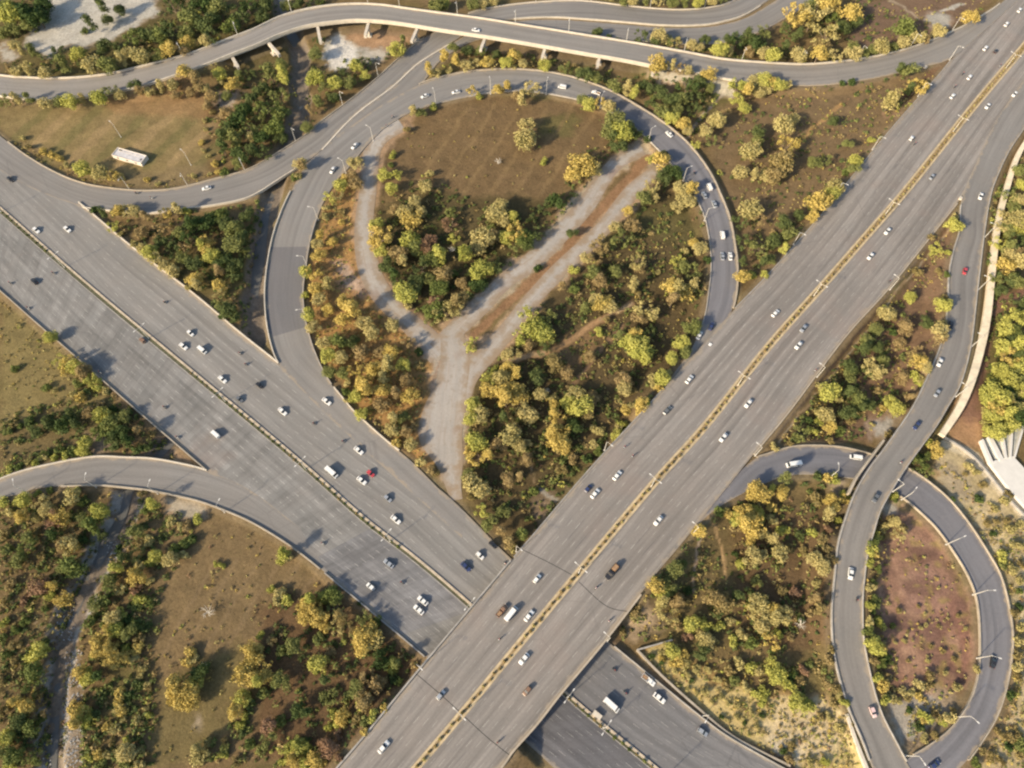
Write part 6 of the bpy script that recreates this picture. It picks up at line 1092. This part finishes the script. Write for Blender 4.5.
# ---------------------------------------------------------------- single things
ROOF = mat("pale_roof_sheet", (.50, .485, .49), .7, noise=.25, nscale=.6); WALLP = mat("pale_plaster", (.62, .56, .48), .85, noise=.15, nscale=.5); RUST = mat("dark_opening", (.05, .05, .055), .8)
px0, py0 = 129, 155; P = at(px0, py0, 3); a = math.atan2(at(145, 160, 3)[1]-at(113, 151, 3)[1], at(145, 160, 3)[0]-at(113, 151, 3)[0]); gz = ground_z(P[0], P[1])
sh_ = empty('long_shed', (P[0], P[1], gz), a); props(sh_, "long low white shed with a flat roof standing alone in the mown field", "shed")
mb = MB()
for c, d in (((0,-3.0,1.3),(19.6,.3,3.0)), ((0,3.0,1.3),(19.6,.3,3.0)), ((-9.65,0,1.3),(.3,5.7,3.0)), ((9.65,0,1.3),(.3,5.7,3.0))): mb.box(c, d)
obj('wall', mb.mesh('wall', [WALLP]), sh_)
mb = MB(); mb.box((0,0,2.4), (18.95,5.65,.16)); obj('roof', mb.mesh('roof', [ROOF]), sh_)
for x in (-6.2, -1.0, 4.2): mb = MB(); mb.box((x, 1.2, 2.56), (4.2, .22, .16)); obj('roof_rib', mb.mesh('roof_rib', [WALLP]), sh_)
for x, y, d in ((-7.2,1.9,(2.0,.8,.1)), (8.2,-.6,(.9,1.5,.1))): mb = MB(); mb.box((x, y, 2.54), d); obj('roof_hatch', mb.mesh('roof_hatch', [RUST]), sh_)
for x in (-6, 0, 6): mb = MB(); mb.box((x,-3.16,1.5), (1.4,.06,1.0)); obj('window', mb.mesh('window', [RUST]), sh_)
# little white kiosk and bleached trees
def dead_tree(px, py, r, label, seed):
    P = at(px, py, .3); rs = random.Random(seed); o = empty('bare_tree', (P[0], P[1], ground_z(P[0], P[1]))); props(o, label, "bare tree")
    t = MB(); t.tube([(0,0,-.2),(.1,.05,r*.6),(.15,0,r)], [.22,.16,.1], 7); obj('trunk', t.mesh('trunk', [DEAD]), o)
    for k in range(8):
        an = k*.8+rs.random()*.5; l = r*rs.uniform(.7, 1.1); z = r*rs.uniform(.5, 1.0); b_ = MB(); b_.tube([(.1,0,z*.7),(l*.5*math.cos(an),l*.5*math.sin(an),z),(l*math.cos(an+.2),l*math.sin(an+.2),z+.4)], [.13,.1,.04], 5)
        b_.tube([(l*.5*math.cos(an),l*.5*math.sin(an),z),(l*.9*math.cos(an+.6),l*.9*math.sin(an+.6),z+.3)], [.07,.03], 5); obj('branch', b_.mesh('branch', [DEAD]), o)
dead_tree(209, 613, 3.4, "bleached bare tree spread like a star on the brown field at lower left", 1)
dead_tree(498, 163, 2.6, "pale bare tree alone in the brown field inside the loop", 2)
dead_tree(205, 665, 1.4, "small bleached bare sapling on the brown field at lower left", 4)
dead_tree(452, 251, 2.2, "pale bare tree among the dark grove inside the loop", 3)
dead_tree(546, 392, 2.0, "thin bare tree in the dark wood under the loop", 6)
dead_tree(799, 625, 2.4, "bleached bare tree left of the right slip road", 5)
# cabinets in the median and at the gore
def cabinet(px, py, z, d, a, label, m=CONCG):
    P = at(px, py, z); o = empty('utility_cabinet', P, a); props(o, label, "cabinet"); mb = MB(); mb.box((0,0,d[2]/2), d); obj('box', mb.mesh('box', [m], bevel=.04), o)
    mb = MB(); mb.box((0,0,d[2]+.06), (d[0]+.2,d[1]+.2,.12)); obj('lid', mb.mesh('lid', [CONCW], bevel=.02), o); mb = MB(); mb.box((0,-d[1]/2-.02,d[2]*.5), (d[0]*.8,.04,d[2]*.8)); obj('door', mb.mesh('door', [METAL]), o)
cabinet(597, 715, .9, (3.4, 1.7, 1.3), math.radians(-38), "pale grey cabinet in the planted median just below the overpass")
cabinet(960, 199, 3.0, (1.8, 1.5, 1.0), math.radians(55), "white block at the tip where the right slip road leaves the highway", CONCW)
cabinet(742, 293, 1.0, (2.6, 1.2, .8), math.radians(-30), "small white block beside the loop ramp's right side", CONCW)
cabinet(925, 68, 2.2, (2.0, 1.5, .9), math.radians(40), "white block below the flyover's end, beside a lamp", CONCW)
# the fan of white concrete beams running up to a white slab
fan = empty('concrete_fan', at(1005, 475, .3)); props(fan, "white concrete slab with five white beams fanning out at the right edge", "concrete slab"); gzf = ground_z(*at(1005, 475, 0)[:2])
FW = mat("white_concrete", (.58, .56, .52), .7, noise=.08, nscale=.4); FG = mat("grey_channel_bed", (.32, .33, .31), .9, noise=.25, nscale=.6)
def fan_part(name, poly, z0, z1, m):
    mb = MB(); n = len(poly); q0 = [at(x, y, z1) for x, y in poly]; vs = [(p[0], p[1], z0) for p in q0]+[(p[0], p[1], z1) for p in q0]
    mb.add(vs, [tuple(range(n-1, -1, -1)), tuple(range(n, 2*n))]+[(i, (i+1) % n, n+(i+1) % n, n+i) for i in range(n)]); o = obj(name, mb.mesh(name, [m]), fan); o.location = -Vector(fan.location)
fan_part('slab', [(989,462),(1000,459),(1013,456),(1030,474),(1030,512),(1012,492)], -1, 1.5, FW)
for p in ([(981,440),(983.3,438.6),(993.5,462),(990.5,463)], [(988,437),(991.5,435),(1004,459),(1000,461)], [(1001,432),(1003.6,431.4),(1007.5,458),(1004.8,458)], [(1011.2,430),(1013.6,430),(1011.6,457.5),(1009.4,457.5)], [(1023,424),(1025.2,425),(1015.6,457.5),(1013.6,457.5)]):
    fan_part('beam', p, -1, 1.9, FW)
fan_part('channel_bed', [(984,440),(988,437),(1001,460),(996,461)], -1, .55, FG); fan_part('channel_bed', [(993,436),(1001,432),(1004,458),(1005,458)], -1, .5, FG); fan_part('channel_bed', [(1004.5,432),(1010.5,430),(1009,457.5),(1008,457.8)], -1, .52, FG); fan_part('channel_bed', [(1014.5,430),(1022.5,425),(1013.2,457.5),(1012.2,457.5)], -1, .54, FG)
# rubble stones by the stream and the pale track
STONE = mat("pale_stone", (.42, .41, .39), .85, noise=.2, nscale=1)
mb = MB(); rs = random.Random(5)
for x0, y0, x1, y1, n in ((56,605,72,640,60),(62,650,84,768,420),(104,535,118,560,60),(325,42,352,68,160),(40,735,48,768,20)):
    for k in range(n):
        px, py = rs.uniform(x0, x1), rs.uniform(y0, y1); p = at(px, py, -.5); z = ground_z(p[0], p[1]); s = rs.uniform(.25, .75)
        if road_dist(p[0], p[1]) < 2: continue
        mb.box((p[0], p[1], z+s*.2), (s, s*rs.uniform(.6, 1), s*.6), rs.random()*3, 0, .6)
props(obj("rubble", mb.mesh("rubble", [STONE])), label="pale rubble stones along the stream banks", kind="stuff")
